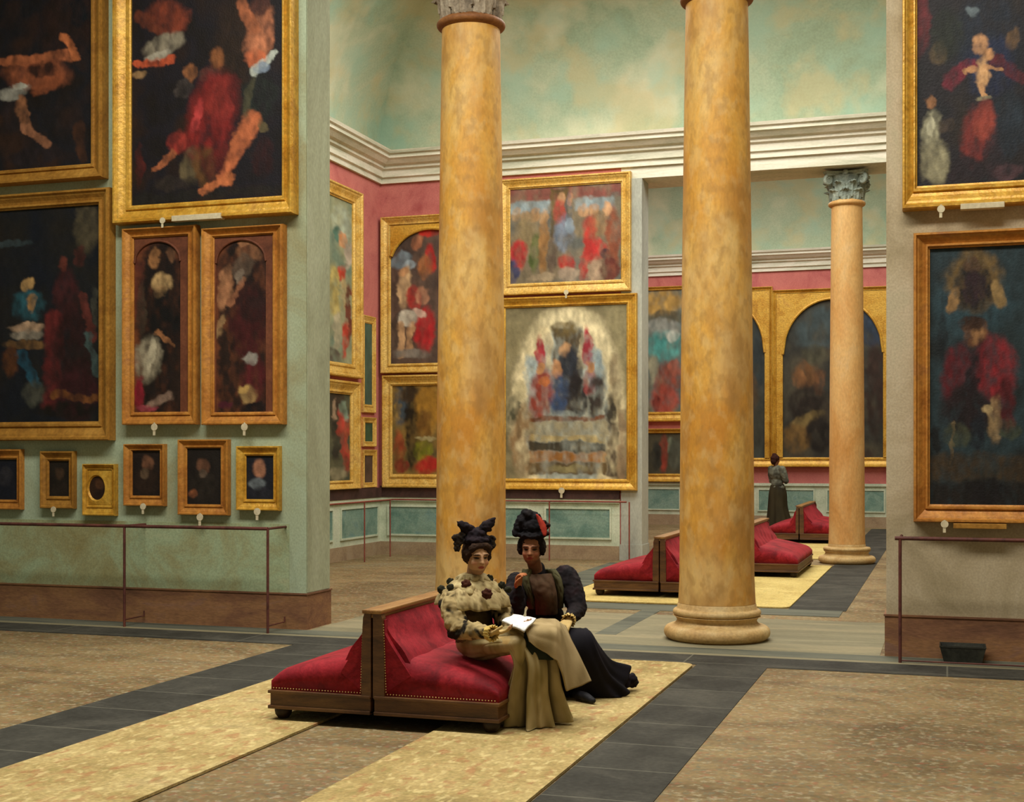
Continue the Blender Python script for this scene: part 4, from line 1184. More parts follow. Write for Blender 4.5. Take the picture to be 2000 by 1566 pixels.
def head_shapes(b, c, f, s, u, k=1.0):
    ax = (s, f, u)
    b.ell(c + u * .022 * k - f * .012 * k, .074 * k, .092 * k, .084 * k, ax)
    b.ell(c - u * .022 * k + f * .020 * k, .060 * k, .070 * k, .092 * k, ax)
    b.ell(c - u * .082 * k + f * .050 * k, .030 * k, .030 * k, .026 * k, ax)       # chin
    for q in (-1, 1):
        b.ell(c - u * .030 * k + f * .060 * k + s * q * .034 * k, .024 * k, .022 * k, .024 * k, ax)   # cheeks
        b.cap(c + u * .024 * k + f * .084 * k + s * q * .014 * k, c + u * .022 * k + f * .072 * k + s * q * .046 * k, .010 * k, .009 * k)   # brows
        b.ell(c - u * .008 * k - f * .004 * k + s * q * .074 * k, .010 * k, .020 * k, .028 * k, ax)   # ears
    b.cap(c + u * .012 * k + f * .088 * k, c - u * .024 * k + f * .106 * k, .008 * k, .012 * k)       # nose
    b.cap(c - u * .026 * k + f * .096 * k + s * .008 * k, c - u * .026 * k + f * .096 * k - s * .008 * k, .010 * k, .010 * k)
    b.cap(c - u * .050 * k + f * .086 * k + s * .014 * k, c - u * .050 * k + f * .086 * k - s * .014 * k, .007 * k, .007 * k)
    b.cap(c - u * .060 * k + f * .083 * k + s * .010 * k, c - u * .060 * k + f * .083 * k - s * .010 * k, .008 * k, .008 * k)

def face_paint(c, f, s, u, k, skin, shade, p):
    """colour of a point of the head"""
    d = (p - c) / k
    x, y, z = d.dot(s), d.dot(f), d.dot(u)
    col = skin
    if y > .03:
        for q in (-1, 1):
            e = ((x - q * .030) / .016) ** 2 + ((z - .004) / .008) ** 2
            if e < 1.7: col = mixc(lin('#231611'), col, sstep(.5, 1.7, e))
            w = ((x - q * .030) / .023) ** 2 + ((z - .004) / .015) ** 2
            if 1.0 < w < 1.9: col = mixc(col, shade, .35)
            e = ((x - q * .032) / .022) ** 2 + ((z - .025 + abs(x) * .08) / .005) ** 2
            if e < 1.4: col = mixc(lin('#2c1a12'), col, sstep(.5, 1.4, e))
            e = ((x - q * .040) / .022) ** 2 + ((z + .030) / .02) ** 2
            if e < 1: col = mixc(lin('#b0654c'), col, .55 + .45 * e)
        e = (x / .022) ** 2 + ((z + .054) / .010) ** 2
        if e < 1.3: col = mixc(lin('#8c3a30'), col, sstep(.5, 1.3, e))
        if abs(x) < .012 and -.034 < z < -.028: col = mixc(col, shade, .6)
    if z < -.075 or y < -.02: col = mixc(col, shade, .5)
    return col

def hand(b, wrist, d, palm_n, curl=.5, k=1.0, side=1, spread=.16):
    """palm plus four bent fingers of different lengths and a thumb from the side; d: wrist to knuckles, palm_n: out of the palm"""
    d = d.normalized(); n = (palm_n - d * palm_n.dot(d)).normalized(); s = d.cross(n).normalized() * side
    kn = wrist + d * .085 * k
    for q in (-.030, -.010, .010, .030):
        b.cap(wrist + s * q * .6 * k, kn + s * q * k, .014 * k, .012 * k)
    for i, (q, ln) in enumerate(((-.032, .060), (-.011, .074), (.011, .080), (.032, .070))):
        a = kn + s * q * k
        dd = (d + s * q * spread * 12 * .1).normalized()
        p, ang = a, 0.0
        for j, part in enumerate((.45, .31, .24)):
            ang += curl * (.8 if j == 0 else 1.0)
            v = dd * math.cos(ang) + n * math.sin(ang)
            e = p + v * ln * part * k
            b.cap(p, e, (.0105 - .0012 * j) * k, (.0098 - .0014 * j) * k)
            p = e
    t0 = wrist + d * .025 * k + s * .028 * k
    t1 = t0 + (d * .62 + s * .62 + n * .30).normalized() * .040 * k
    t2 = t1 + (d * .85 + s * .10 + n * (.35 + .3 * curl)).normalized() * .030 * k
    t3 = t2 + (d * .85 - s * .15 + n * (.30 + .4 * curl)).normalized() * .024 * k
    b.chain([t0, t1, t2, t3], [.015 * k, .0125 * k, .0115 * k, .0095 * k])

def loft(rings, n=64):
    """closed rings (lists of equal length) to faces"""
    vs = [p for r in rings for p in r]
    m = len(rings[0])
    fs = [(i * m + k, i * m + (k + 1) % m, (i + 1) * m + (k + 1) % m, (i + 1) * m + k) for i in range(len(rings) - 1) for k in range(m)]
    fs.append(tuple(reversed(range(m)))); fs.append(tuple((len(rings) - 1) * m + k for k in range(m)))
    return vs, fs

def catmull(pts, n):
    """points (tuples of floats / Vectors as lists) resampled smoothly"""
    A = [np.array(p, dtype=float) for p in pts]
    out = []
    for i in range(n):
        t = i / (n - 1) * (len(A) - 1); k = min(int(t), len(A) - 2); f = t - k
        p0, p1, p2, p3 = A[max(k - 1, 0)], A[k], A[k + 1], A[min(k + 2, len(A) - 1)]
        out.append(.5 * ((2 * p1) + (-p0 + p2) * f + (2 * p0 - 5 * p1 + 4 * p2 - p3) * f * f + (-p0 + 3 * p1 - 3 * p2 + p3) * f ** 3))
    return out

def skirt(name, parent, keys, side, m, pleats, colfn, n=96, steps=60, seed=0.0, ragged=0.0):
    """keys: (centre, half width across, half depth, pleat depth); a cloth tube swept along the lap and down to the floor"""
    S = side.normalized()
    data = catmull([tuple(k[0]) + (k[1], k[2], k[3]) for k in keys], steps)
    cs = [Vector(d[:3]) for d in data]
    rings, cols = [], []
    for i, d in enumerate(data):
        tan = (cs[min(i + 1, steps - 1)] - cs[max(i - 1, 0)]).normalized()
        s = (S - tan * S.dot(tan)).normalized()
        nrm = s.cross(tan).normalized()
        a, b, pl = d[3], d[4], d[5]
        v = i / (steps - 1)
        ring = []
        for k in range(n):
            th = 2 * PI * k / n
            w = 0
            for fr, am, ph, sw in pleats:
                w += am * math.sin(fr * th + ph + sw * v + seed)
            q = 1 + pl * w + .012 * noise.noise(Vector((math.cos(th) * 3, math.sin(th) * 3, v * 14 + seed)))
            p = cs[i] + s * a * q * math.copysign(abs(math.cos(th)) ** .85, math.cos(th)) + nrm * b * q * math.copysign(abs(math.sin(th)) ** .85, math.sin(th))
            if p.z < .024: p.z = .024 + .003 * math.sin(th * 7)
            ring.append(p)
            cols.append(colfn(p, th, v, w))
        rings.append(ring)
    if ragged:
        for k in range(n):
            rings[-1][k].z = max(.022, rings[-1][k].z + ragged * noise.noise(Vector((k * .4, seed, 0))))
    vs, fs = loft(rings)
    o = mk(name, vs, fs, m, parent, True)
    set_paint(o.data, np.array(cols, dtype=np.float32))
    return o

HEADK = 1.0
def cvar(p, cols, freq=9.0, off=0.0, stretch=(1, 1, 1)):
    """patchy brush colour by position"""
    q = Vector((p.x * stretch[0], p.y * stretch[1], p.z * stretch[2])) * freq + Vector((off, off * 1.7, off * .6))
    n = .5 + .5 * noise.noise(q) + .22 * noise.noise(q * 2.3)
    n = max(0, min(.999, n)) * (len(cols) - 1)
    i = int(n)
    return mixc(lin(cols[i]), lin(cols[min(i + 1, len(cols) - 1)]), n - i)

UPZ = Vector((0, 0, 1))

# ================================================================== woman reading
pel = P(936, 1254, 8.34)
wst = P(924, 1216, 8.36)
chs = P(919, 1168, 8.36)
nck = P(924, 1130, 8.32)
hd = P(931, 1086, 8.26)
shR, shL = P(884, 1162, 8.25), P(962, 1158, 8.47)
elR, wrR = P(893, 1228, 8.10), P(958, 1236, 7.88)
elL, wrL = P(985, 1212, 8.36), P(1006, 1228, 8.06)
hpR, hpL = P(930, 1262, 8.27), P(962, 1258, 8.44)
knR, knL = P(1012, 1256, 7.92), P(1058, 1246, 8.12)
anR, anL = P(1030, 1398, 8.06), P(1072, 1388, 8.18)
fwd = ((knR + knL) / 2 - (hpR + hpL) / 2); fwd.z = 0; fwd.normalize()
fT, sT, uT = frame_of(fwd, UPZ)           # trunk frame, sT = her right
t = thing('person', Vector((pel.x, pel.y, 0)), 'woman in khaki dress and black bow hat reading a white booklet', 'person')
facing = (P(1012, 1128, 7.65) - hd).normalized()
fH, sH, uH = frame_of(facing, (hd - nck).normalized() * .4 + UPZ)
SK, SHD = lin('#b58a64'), lin('#6d4a34')
b = Blob()
head_shapes(b, hd, fH, sH, uH, HEADK)
b.chain([hd - fH * .015 - uH * .05, nck - UPZ * .02], [.048, .050])
ax = (sT, fT, UPZ)
b.ell((chs + nck * .35 + wst * .0) / 1.35, .145, .088, .13, ax).ell(wst, .115, .085, .13, ax).ell(pel, .165, .115, .10, ax)
b.cap(nck - UPZ * .03, shR, .05, .045).cap(nck - UPZ * .03, shL, .05, .045)
b.chain([shR, elR, wrR], [.048, .038, .026]).chain([shL, elL, wrL], [.048, .038, .026])
b.chain([hpR, knR, anR], [.066, .050, .036]).chain([hpL, knL, anL], [.066, .050, .036])
b.cap(anR, anR + fT * .08 - UPZ * .02, .034, .026).cap(anL, anL + fT * .08 - UPZ * .02, .034, .026)
dR = (P(1000, 1232, 7.84) - wrR)
hand(b, wrR, dR, UPZ, .35, .95, 1)
dL = (P(1030, 1222, 7.98) - wrL)
hand(b, wrL, dL, UPZ, .35, .95, -1)
pelz1 = pel.z + .12
SKC = ['#5c4e31', '#877748', '#9c8b60', '#a9976c', '#7a6b45']
def skin1(p, n):
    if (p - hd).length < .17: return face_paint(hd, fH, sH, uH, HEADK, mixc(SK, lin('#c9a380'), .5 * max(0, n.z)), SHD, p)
    if (p - wrR).length < .13 or (p - wrL).length < .13: return cvar(p, ['#a98a52', '#bb9f66', '#b0935e'], 14)
    if p.z < pelz1: return cvar(p, SKC, 16, 1.0, (1, 1, .35))
    return SK
b.build('body', M['figure_fine'], t, .0065, 3, colfn=skin1)

# hair under the hat
b = Blob()
b.ell(hd + uH * .030 - fH * .022, .086, .094, .086, (sH, fH, uH)).ell(hd - fH * .08 - uH * .01, .06, .05, .06, (sH, fH, uH))
for q in (-1, 1):
    b.ell(hd + uH * .012 - fH * .005 + sH * q * .070, .024, .045, .05, (sH, fH, uH))
for i in range(9):
    a = PI * i / 8
    b.ball(hd + uH * (.058 + .020 * math.sin(a)) + fH * .060 + sH * .064 * math.cos(a) * .9, .021)
b.build('hair', M['figure'], t, .006, 2, .006, 60, lambda p, n: cvar(p, ['#1d130e', '#2e1e14', '#3d2a1b'], 30))
# hat: low toque, two bow loops like ears, dark flower clusters at the sides
hat = Blob()
hc = hd + uH * .105 - fH * .02
hat.ell(hc, .092, .090, .036, (sH, fH, uH)).ell(hc + uH * .035, .066, .064, .04, (sH, fH, uH))
hat_cols = ['#0d0b0d', '#18131a', '#241a20', '#1a2022']
o = hat.build('hat', M['figure'], t, .007, 2, .008, 45, lambda p, n: cvar(p, hat_cols, 25))
# loops of the bow
camr = Vector((CS, SN, 0)); 
for q, tip in ((-1, P(898, 1020, 8.22)), (1, P(962, 1014, 8.26))):
    bl = Blob()
    base = hc + uH * .035
    bl.chain([base, base.lerp(tip, .45) + camr * q * .012, tip - UPZ * .012], [.020, .036, .018])
    bl.cap(tip - UPZ * .02 + camr * q * -.02, tip + camr * q * .016 + UPZ * .006, .022, .006)
    bl.cap(base.lerp(tip, .5), base.lerp(tip, .5) + camr * q * .035 - UPZ * .02, .024, .014)
    bl.build('bow_loop', M['figure'], o, .006, 2, .008, 40, lambda p, n: cvar(p, ['#0d0a0c', '#1b1418', '#2c1d20'], 30))
for q, cl in ((-1, [(890, 1050), (894, 1062), (902, 1056), (893, 1070), (901, 1046)]), (1, [(955, 1058), (962, 1064), (956, 1070), (961, 1052)])):
    fl = Blob()
    for (x, y) in cl:
        c0 = P(x, y, 8.22 if q < 0 else 8.26)
        for j in range(6):
            a = j * PI / 3
            fl.ball(c0 + camr * .013 * math.cos(a) + UPZ * .013 * math.sin(a), .012)
    fl.build('hat_flower', M['figure'], o, .005, 1, .005, 60, lambda p, n: cvar(p, ['#0e0c0e', '#1c1819', '#332a20', '#171d1c'], 40))

# bodice, patchy dark brown
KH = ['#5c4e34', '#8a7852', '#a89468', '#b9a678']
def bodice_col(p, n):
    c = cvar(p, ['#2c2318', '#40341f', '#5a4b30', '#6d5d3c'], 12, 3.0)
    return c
b = Blob()
b.ell(chs.lerp(nck, .15), .165, .105, .14, ax).ell(wst + fT * .01, .132, .10, .13, ax).ell(pel + UPZ * .03, .17, .12, .085, ax)
b.cap(chs + fT * .04 + sT * .05, chs + fT * .04 - sT * .05, .085, .085)
b.cap(nck - UPZ * .035, shR + UPZ * .0, .06, .055).cap(nck - UPZ * .035, shL, .06, .055)
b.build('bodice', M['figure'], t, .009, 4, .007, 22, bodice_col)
# sleeves: full, tapering to the wrist, khaki with dark bands
def sleeve(name, pts, rs, off):
    b = Blob(); b.chain(pts, rs)
    def cf(p, n):
        v = noise.noise(p * 15 + Vector((off, 0, 0))) + .5 * noise.noise(p * 34)
        base = cvar(p, KH, 22, off, (1, 1, .6))
        return mixc(base, lin('#1f1a12'), sstep(.10, .38, v))
    b.build(name, M['figure'], t, .008, 3, .012, 26, cf)
sleeve('sleeve', [shR - UPZ * .01, shR.lerp(elR, .35) + sT * .015, elR, elR.lerp(wrR, .55), wrR.lerp(elR, .12)], [.078, .085, .066, .054, .040], 2.0)
sleeve('sleeve', [shL - UPZ * .01, shL.lerp(elL, .4) - sT * .01, elL, elL.lerp(wrL, .5), wrL.lerp(elL, .12)], [.074, .078, .060, .050, .036], 5.0)
# gathered cuffs
def cuff(w, e, r, cols, name='cuff'):
    d = (w - e).normalized(); a = d.orthogonal().normalized(); bb = d.cross(a)
    rows = []
    for i in range(6):
        u = i / 5
        rows.append([w - d * .045 + d * .07 * u + (a * math.cos(2 * PI * k / 48) + bb * math.sin(2 * PI * k / 48)) * (r + .014 * u + .008 * u * math.sin(k * 1.9) + .004 * math.sin(k * 3.1)) for k in range(49)])
    mb = MB(); mb.sheet(rows, .005)
    o = mb.build(name, M['figure'], t, True)
    set_paint(o.data, np.array([cvar(v.co + world_loc(o), cols, 50) for v in o.data.vertices], dtype=np.float32))
    return o
cuff(wrR, elR, .030, ['#a88a44', '#cdb164', '#d9c07a'])
# caped collar: two flounces of pale stuff over the shoulders, with dark rosettes
def flounce(name, cen, rx, ry, drop, r_in, cols, amp, fr, back=1.0, n=120, rows_n=16, tilt=0.0):
    rows = []
    for i in range(rows_n + 1):
        u = i / rows_n
        row = []
        for k in range(n + 1):
            th = 2 * PI * k / n
            rr = r_in + (1 - r_in) * math.sin(u * PI / 2) ** .9
            w = amp * u * (math.sin(fr * th + 1) + .5 * math.sin(fr * 1.7 * th) + .8 * noise.noise(Vector((math.cos(th) * 3, math.sin(th) * 3, u * 2 + fr))))
            p = cen + sT * rx * (rr + w) * math.cos(th) + fT * ry * (rr + w) * math.sin(th) - UPZ * (drop * u ** 1.5 + w * .05 - tilt * math.sin(th) * u)
            row.append(p)
        rows.append(row)
    mb = MB(); mb.sheet(rows, .007)
    o = mb.build(name, M['figure'], t, True)
    set_paint(o.data, np.array([cvar(v.co + world_loc(o), cols, 28, fr) for v in o.data.vertices], dtype=np.float32))
    return o
cc = nck + UPZ * .004
CAPE = ['#2e2618', '#6d5e3e', '#a8946a', '#bfae80', '#8a7850', '#4c4029']
flounce('cape_collar', cc - UPZ * .015, .238, .190, .150, .26, CAPE, .06, 11, tilt=-.02)
flounce('upper_flounce', cc + UPZ * .004, .180, .150, .085, .30, ['#352c1c', '#7c6b48', '#b09c6e', '#c6b788', '#8a7850'], .08, 9)
flounce('neck_frill', cc + UPZ * .030, .110, .100, .040, .45, ['#38331f', '#a39064', '#c2b184', '#8a7a52'], .10, 13, rows_n=10)
def rosette(px, py, tt, r, cols):
    b = Blob(); c = P(px, py, tt)
    b.ball(c, r * .55)
    for j in range(7):
        a = 2 * PI * j / 7
        b.ball(c + (camr * math.cos(a) + UPZ * math.sin(a)) * r * .7, r * .42)
    b.build('rosette', M['figure'], t, .005, 1, .004, 60, lambda p, n: cvar(p, cols, 55))
DR = ['#1c0e0c', '#3c1c16', '#4c2a1c', '#241812']
def on_collar(th, u, out=.0):
    """a spot on the cape: th round the neck (0 her right, pi/2 front)"""
    th = math.radians(th)
    return cc + sT * .255 * u * math.cos(th) + fT * .215 * u * math.sin(th) - UPZ * (.120 * u ** 1.6 - .030)
def rosette_at(p, r, cols):
    b = Blob()
    b.ball(p, r * .6)
    for j in range(7):
        a = 2 * PI * j / 7
        b.ball(p + (camr * math.cos(a) + UPZ * math.sin(a)) * r * .7, r * .42)
    b.build('rosette', M['figure'], t, .005, 1, .004, 60, lambda q, n: cvar(q, cols, 55))
DR = ['#1c0e0c', '#3c1c16', '#4c2a1c', '#241812']; DG = ['#191a14', '#2c2c20', '#3c3a2a']
for th, u, r, c_ in ((40, .62, .030, DR), (78, .95, .032, DR), (-18, .85, .026, DG), (-45, .6, .024, DG), (5, .75, .022, DG), (125, .45, .026, DG), (140, .75, .024, DG), (160, .95, .022, DG)):
    rosette_at(on_collar(th, u), r, c_)

# skirt over the lap and down to the floor
mid_h, mid_k = (hpR + hpL) / 2, (knR + knL) / 2
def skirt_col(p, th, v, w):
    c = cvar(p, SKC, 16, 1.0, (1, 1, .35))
    dark = sstep(.2, 1.0, -w) * sstep(.3, .6, v)  # fold shade put into the colour, in the pleat hollows
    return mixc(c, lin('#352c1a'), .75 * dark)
hemc = P(1046, 1405, 8.12); hemc.z = .02
keys = [(wst - UPZ * .03, .125, .095, 0.0),
        (pel + fT * .03 + UPZ * .01, .155, .110, .03),
        (mid_h.lerp(mid_k, .45) + UPZ * .012, .150, .085, .06),
        (mid_h.lerp(mid_k, .86) + UPZ * .008, .145, .085, .09),
        (mid_k.lerp(hemc, .22) + fT * .035 - UPZ * .0, .140, .092, .14),
        (mid_k.lerp(hemc, .60) + fT * .015, .160, .120, .27),
        (hemc + UPZ * .03, .200, .165, .30)]
PL = [(5, .6, .4, .7), (9, .5, 1.2, -.5), (14, .3, .3, .4)]
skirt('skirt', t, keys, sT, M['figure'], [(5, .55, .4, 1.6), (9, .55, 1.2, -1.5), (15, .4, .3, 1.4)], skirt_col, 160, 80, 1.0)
# shoe tip under the hem
def shoe(a, d, m_cols, name='shoe'):
    b = Blob()
    b.chain([a - d * .05 + UPZ * .0, a + d * .06, a + d * .14 - UPZ * .012], [.032, .032, .020])
    b.cap(a - d * .055, a - d * .055 - UPZ * .020, .018, .013)
    return b.build(name, M['figure_fine'], t, .007, 2, colfn=lambda p, n: cvar(p, m_cols, 20))
shoe(Vector((anR.x, anR.y, .056)) - fT * .05, fT, ['#100d0c', '#1d1916'])
shoe(Vector((anL.x, anL.y, .056)) - fT * .05, fT, ['#100d0c', '#1d1916'])
woman1 = t

# white booklet in her hands
bk = thing('booklet', P(1012, 1222, 7.95), 'open white booklet held in the hands of the woman in khaki', 'booklet')
pts = [P(980, 1216, 7.98), P(1024, 1237, 7.82), P(1047, 1211, 7.98), P(1003, 1203, 8.14)]   # near-left, near-right, far-right, far-left
def leafgrid(flip):
    rows = []
    for i in range(13):
        u = i / 12
        uu = u
        lift = .014 * math.sin(PI * min(1, u * 1.0)) + (.012 if flip else 0) * math.sin(PI * u)
        row = []
        for j in range(9):
            v = j / 8
            p = pts[0].lerp(pts[1], uu).lerp(pts[3].lerp(pts[2], uu), v)
            crease = .012 * abs(2 * u - 1) ** .5
            row.append(p + UPZ * (crease + lift * .6 + .004 * math.sin(v * 6)))
        rows.append(row)
    return rows
mb = MB(); mb.sheet(leafgrid(0), .003)
M['page'] = speckle(mat('page', ['#c9c9c6', '#dadbda', '#e6e7e6'], 14, .9, fine=.05), ['#3c4250'], 95, .75, thr=.66)
mb.build('page', M['page'], bk, True)
mb = MB(); mb.sheet([[p - UPZ * .006 for p in r] for r in leafgrid(0)], .004); mb.build('cover', mat('booklet_cover', ['#a89c80', '#bcb090'], 9, .9), bk, True)

# tan coat lying over her far knee, falling in two folds
ct = thing('draped_coat', P(1085, 1250, 8.1), 'tan coat draped over the knee between the two women', 'coat')
tp = [P(1024, 1216, 8.06), P(1056, 1208, 8.20), P(1084, 1210, 8.28), P(1091, 1214, 8.32), P(1104, 1222, 8.44)]
up = [P(1026, 1226, 7.96), P(1058, 1226, 7.94), P(1087, 1228, 7.96), P(1094, 1230, 8.02), P(1116, 1252, 8.28)]
md = [P(1028, 1238, 7.91), P(1058, 1248, 7.90), P(1088, 1258, 7.91), P(1100, 1286, 7.98), P(1134, 1288, 8.24)]
bt = [P(1032, 1252, 7.90), P(1060, 1272, 7.90), P(1089, 1290, 7.90), P(1108, 1350, 8.02), P(1154, 1330, 8.24)]
rows = []
NR = 34
for i in range(NR):
    ks = [Vector(catmull([tuple(x[q]) for x in (tp, up, md, bt)], NR)[i]) for q in range(5)]
    row = []
    for q in range(4):
        m_ = 9
        for k in range(m_ + (q == 3)): row.append(ks[q].lerp(ks[q + 1], k / m_))
    rows.append(row)
for i, r in enumerate(rows):
    for j, p in enumerate(r):
        r[j] = p + fwd * .006 * math.sin(j * .55 + i * .06) * (i / 33) + UPZ * .004 * noise.noise(p * 14)
mb = MB(); mb.sheet(rows, .010)
o = mb.build('coat_cloth', M['figure'], ct, True)
def coat_col(p):
    c = cvar(p, ['#7d6a48', '#94815a', '#a8946c', '#9c8660'], 10, 2.0, (1, 1, .5))
    return c
set_paint(o.data, np.array([coat_col(v.co + world_loc(o)) for v in o.data.vertices], dtype=np.float32))
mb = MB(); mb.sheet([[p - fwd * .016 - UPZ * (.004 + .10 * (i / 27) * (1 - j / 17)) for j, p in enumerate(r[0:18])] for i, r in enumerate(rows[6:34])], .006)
o = mb.build('dark_sheet', M['figure'], ct, True)  # dark green sheet hanging behind the left part of the coat
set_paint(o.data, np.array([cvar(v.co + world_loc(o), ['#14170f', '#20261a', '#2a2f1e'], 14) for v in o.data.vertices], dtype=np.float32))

# ================================================================== woman in black
pel = P(1068, 1250, 9.28); wst = P(1064, 1204, 9.28); chs = P(1057, 1158, 9.24); nck = P(1050, 1118, 9.18); hd = P(1038, 1070, 9.08)
shR, shL = P(1012, 1140, 9.20), P(1104, 1134, 9.22)
elR, wrR = P(1004, 1196, 9.00), P(1012, 1150, 8.92)
elL, wrL = P(1128, 1190, 9.10), P(1112, 1210, 8.90)
hpR, hpL = P(1052, 1254, 9.20), P(1090, 1254, 9.22)
knR, knL = P(1090, 1262, 8.84), P(1128, 1258, 8.86)
anR, anL = P(1128, 1338, 9.06), P(1160, 1336, 9.08)
fwd2 = ((knR + knL) / 2 - (hpR + hpL) / 2); fwd2.z = 0; fwd2.normalize()
fT, sT, uT = frame_of(fwd2 + (-Vector((0, .35, 0))), UPZ)
t = thing('person', Vector((pel.x, pel.y, 0)), 'woman in dark dress and black hat with a red feather', 'person')
facing = (P(1008, 1120, 8.2) - hd).normalized()
fH, sH, uH = frame_of(facing, UPZ)
SK, SHD = lin('#8a5c40'), lin('#3d271c')
ax = (sT, fT, UPZ)
b = Blob()
head_shapes(b, hd, fH, sH, uH, 1.0)
b.chain([hd - fH * .015 - uH * .05, nck - UPZ * .02], [.048, .052])
b.ell(chs.lerp(nck, .25), .15, .09, .13, ax).ell(wst, .115, .085, .13, ax).ell(pel, .165, .115, .10, ax)
b.cap(nck - UPZ * .03, shR, .05, .045).cap(nck - UPZ * .03, shL, .05, .045)
b.chain([shR, elR, wrR], [.048, .038, .026]).chain([shL, elL, wrL], [.048, .038, .026])
b.chain([hpR, knR, anR], [.066, .050, .036]).chain([hpL, knL, anL], [.066, .050, .036])
b.cap(anR, anR + fT * .08 - UPZ * .02, .034, .026).cap(anL, anL + fT * .08 - UPZ * .02, .034, .026)
hand(b, wrR, P(1014, 1118, 8.90) - wrR, camr * .5 + fT * .4, .75, .95, -1)
hand(b, wrL, P(1104, 1222, 8.84) - wrL, -fT * .2 - UPZ, .45, .95, -1)
HT = hd.copy()
pelz2 = pel.z + .12
def skin2(p, n):
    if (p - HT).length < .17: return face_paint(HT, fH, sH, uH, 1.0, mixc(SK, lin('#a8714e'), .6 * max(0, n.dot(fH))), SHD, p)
    if (p - wrL).length < .14: return cvar(p, ['#a88c54', '#c4a86c', '#b3955c'], 24)
    if (p - wrR).length < .14: return cvar(p, ['#8c5232', '#a9663e', '#b87a4c'], 24)
    if p.z < pelz2: return lin('#131114')
    return SK
b.build('body', M['figure_fine'], t, .0065, 3, colfn=skin2)
b = Blob()
b.ell(hd + uH * .030 - fH * .025, .088, .094, .086, (sH, fH, uH)).ell(hd - fH * .085 - uH * .03, .062, .05, .07, (sH, fH, uH))
for q in (-1, 1): b.ell(hd + uH * .005 - fH * .010 + sH * q * .074, .024, .05, .058, (sH, fH, uH))
b.build('hair', M['figure'], t, .006, 2, .006, 60, lambda p, n: cvar(p, ['#120e0d', '#1f1713', '#2c2019'], 30))
hat = Blob()
hc = hd + uH * .095 - fH * .015
hat.ell(hc, .110, .110, .030, (sH, fH, uH)).ell(hc + uH * .055, .088, .085, .060, (sH, fH, uH))
for (x, y, r) in ((1020, 1018, .045), (1030, 1006, .045), (1045, 1012, .04), (1052, 1022, .035), (1012, 1030, .035), (1008, 1040, .03)):
    hat.ball(P(x, y, 9.06), r)
o = hat.build('hat', M['figure'], t, .007, 2, .010, 40, lambda p, n: cvar(p, ['#0b0a0c', '#141216', '#201a1a'], 25))
# red feather, a flat blade on the side of the hat
f0, f1 = P(1064, 1046, 8.94), P(1048, 1004, 8.96)
rows = []
for i in range(15):
    u = i / 14
    c0 = f0.lerp(f1, u) + camr * .012 * math.sin(u * PI)
    wd = .022 * math.sin(PI * (u * .9 + .08)) ** .7 * (1 + .12 * math.sin(u * 40))
    rows.append([c0 + camr * wd * (j - 3) / 3 + fH * (.008 * (1 - abs(j - 3) / 3)) for j in range(7)])
mb = MB(); mb.sheet(rows, .004)
ff = mb.build('feather', M['figure'], o, True)
set_paint(ff.data, np.array([cvar(v.co + world_loc(ff), ['#7a2218', '#a5372a', '#b84a34'], 40) for v in ff.data.vertices], dtype=np.float32))
fl = Blob()
for (x, y) in ((1066, 1030), (1071, 1026), (1068, 1042), (1062, 1020)):
    fl.ball(P(x, y, 8.98), .018)
fl.build('hat_flower', M['figure'], o, .006, 1, .006, 50, lambda p, n: cvar(p, ['#120e0e', '#241a18', '#3c2018'], 40))

BLK = ['#0e0c0e', '#171418', '#1f1a1c', '#251c20']
b = Blob()
b.ell(chs.lerp(nck, .15), .17, .108, .14, ax).ell(wst, .135, .10, .13, ax).ell(pel + UPZ * .03, .17, .12, .085, ax)
b.cap(chs + fT * .04 + sT * .05, chs + fT * .04 - sT * .05, .085, .085)
b.cap(nck - UPZ * .03, shR, .06, .055).cap(nck - UPZ * .03, shL, .06, .055)
b.chain([nck - UPZ * .04, nck + UPZ * .022], [.075, .058])
b.build('jacket', M['figure'], t, .009, 4, .006, 22, lambda p, n: cvar(p, BLK, 12))
def sleeve2(pts, rs, off):
    b = Blob(); b.chain(pts, rs)
    b.build('sleeve', M['figure'], t, .008, 3, .010, 24, lambda p, n: cvar(p, BLK + ['#2c1c1e'], 16, off))
sleeve2([shR, shR.lerp(elR, .4) + sT * .015, elR, elR.lerp(wrR, .55), wrR.lerp(elR, .08)], [.088, .090, .068, .056, .044], 1)
sleeve2([shL + UPZ * .02, shL.lerp(elL, .4) - sT * .015, elL, elL.lerp(wrL, .5), wrL.lerp(elL, .12)], [.092, .088, .064, .052, .040], 2)
cuff(wrL, elL, .030, ['#a88c4c', '#ccb06c', '#c2a468'])
# brown fur bib and greenish stole lapels on the chest
def bib(name, cols, pa, wd, lift, mat_amp):
    rows = []
    pts_ = catmull([tuple(p) for p in pa], 30)
    for i, p in enumerate(pts_):
        u = i / 29
        row = []
        for j in range(17):
            v = (j - 8) / 8
            w = wd[0] + (wd[1] - wd[0]) * u
            q = Vector(p) + sT * w * v - fT * .045 * v * v + fT * (.010 * noise.noise(Vector((u * 7, v * 5, w * 9))))
            row.append(q)
        rows.append(row)
    mb = MB(); mb.sheet(rows, .016)
    o = mb.build(name, M['figure'], t, True)
    set_paint(o.data, np.array([cvar(v.co + world_loc(o), cols, 30, wd[0] * 30) for v in o.data.vertices], dtype=np.float32))
fr_ = lambda px, py, d: P(px, py, d)
bib('fur_bib', ['#3b2a22', '#54402f', '#614a38', '#4a2f28'], [fr_(1056, 1122, 9.06), fr_(1062, 1142, 9.02), fr_(1068, 1168, 9.03), fr_(1070, 1200, 9.10)], (.085, .070), 0, 0)
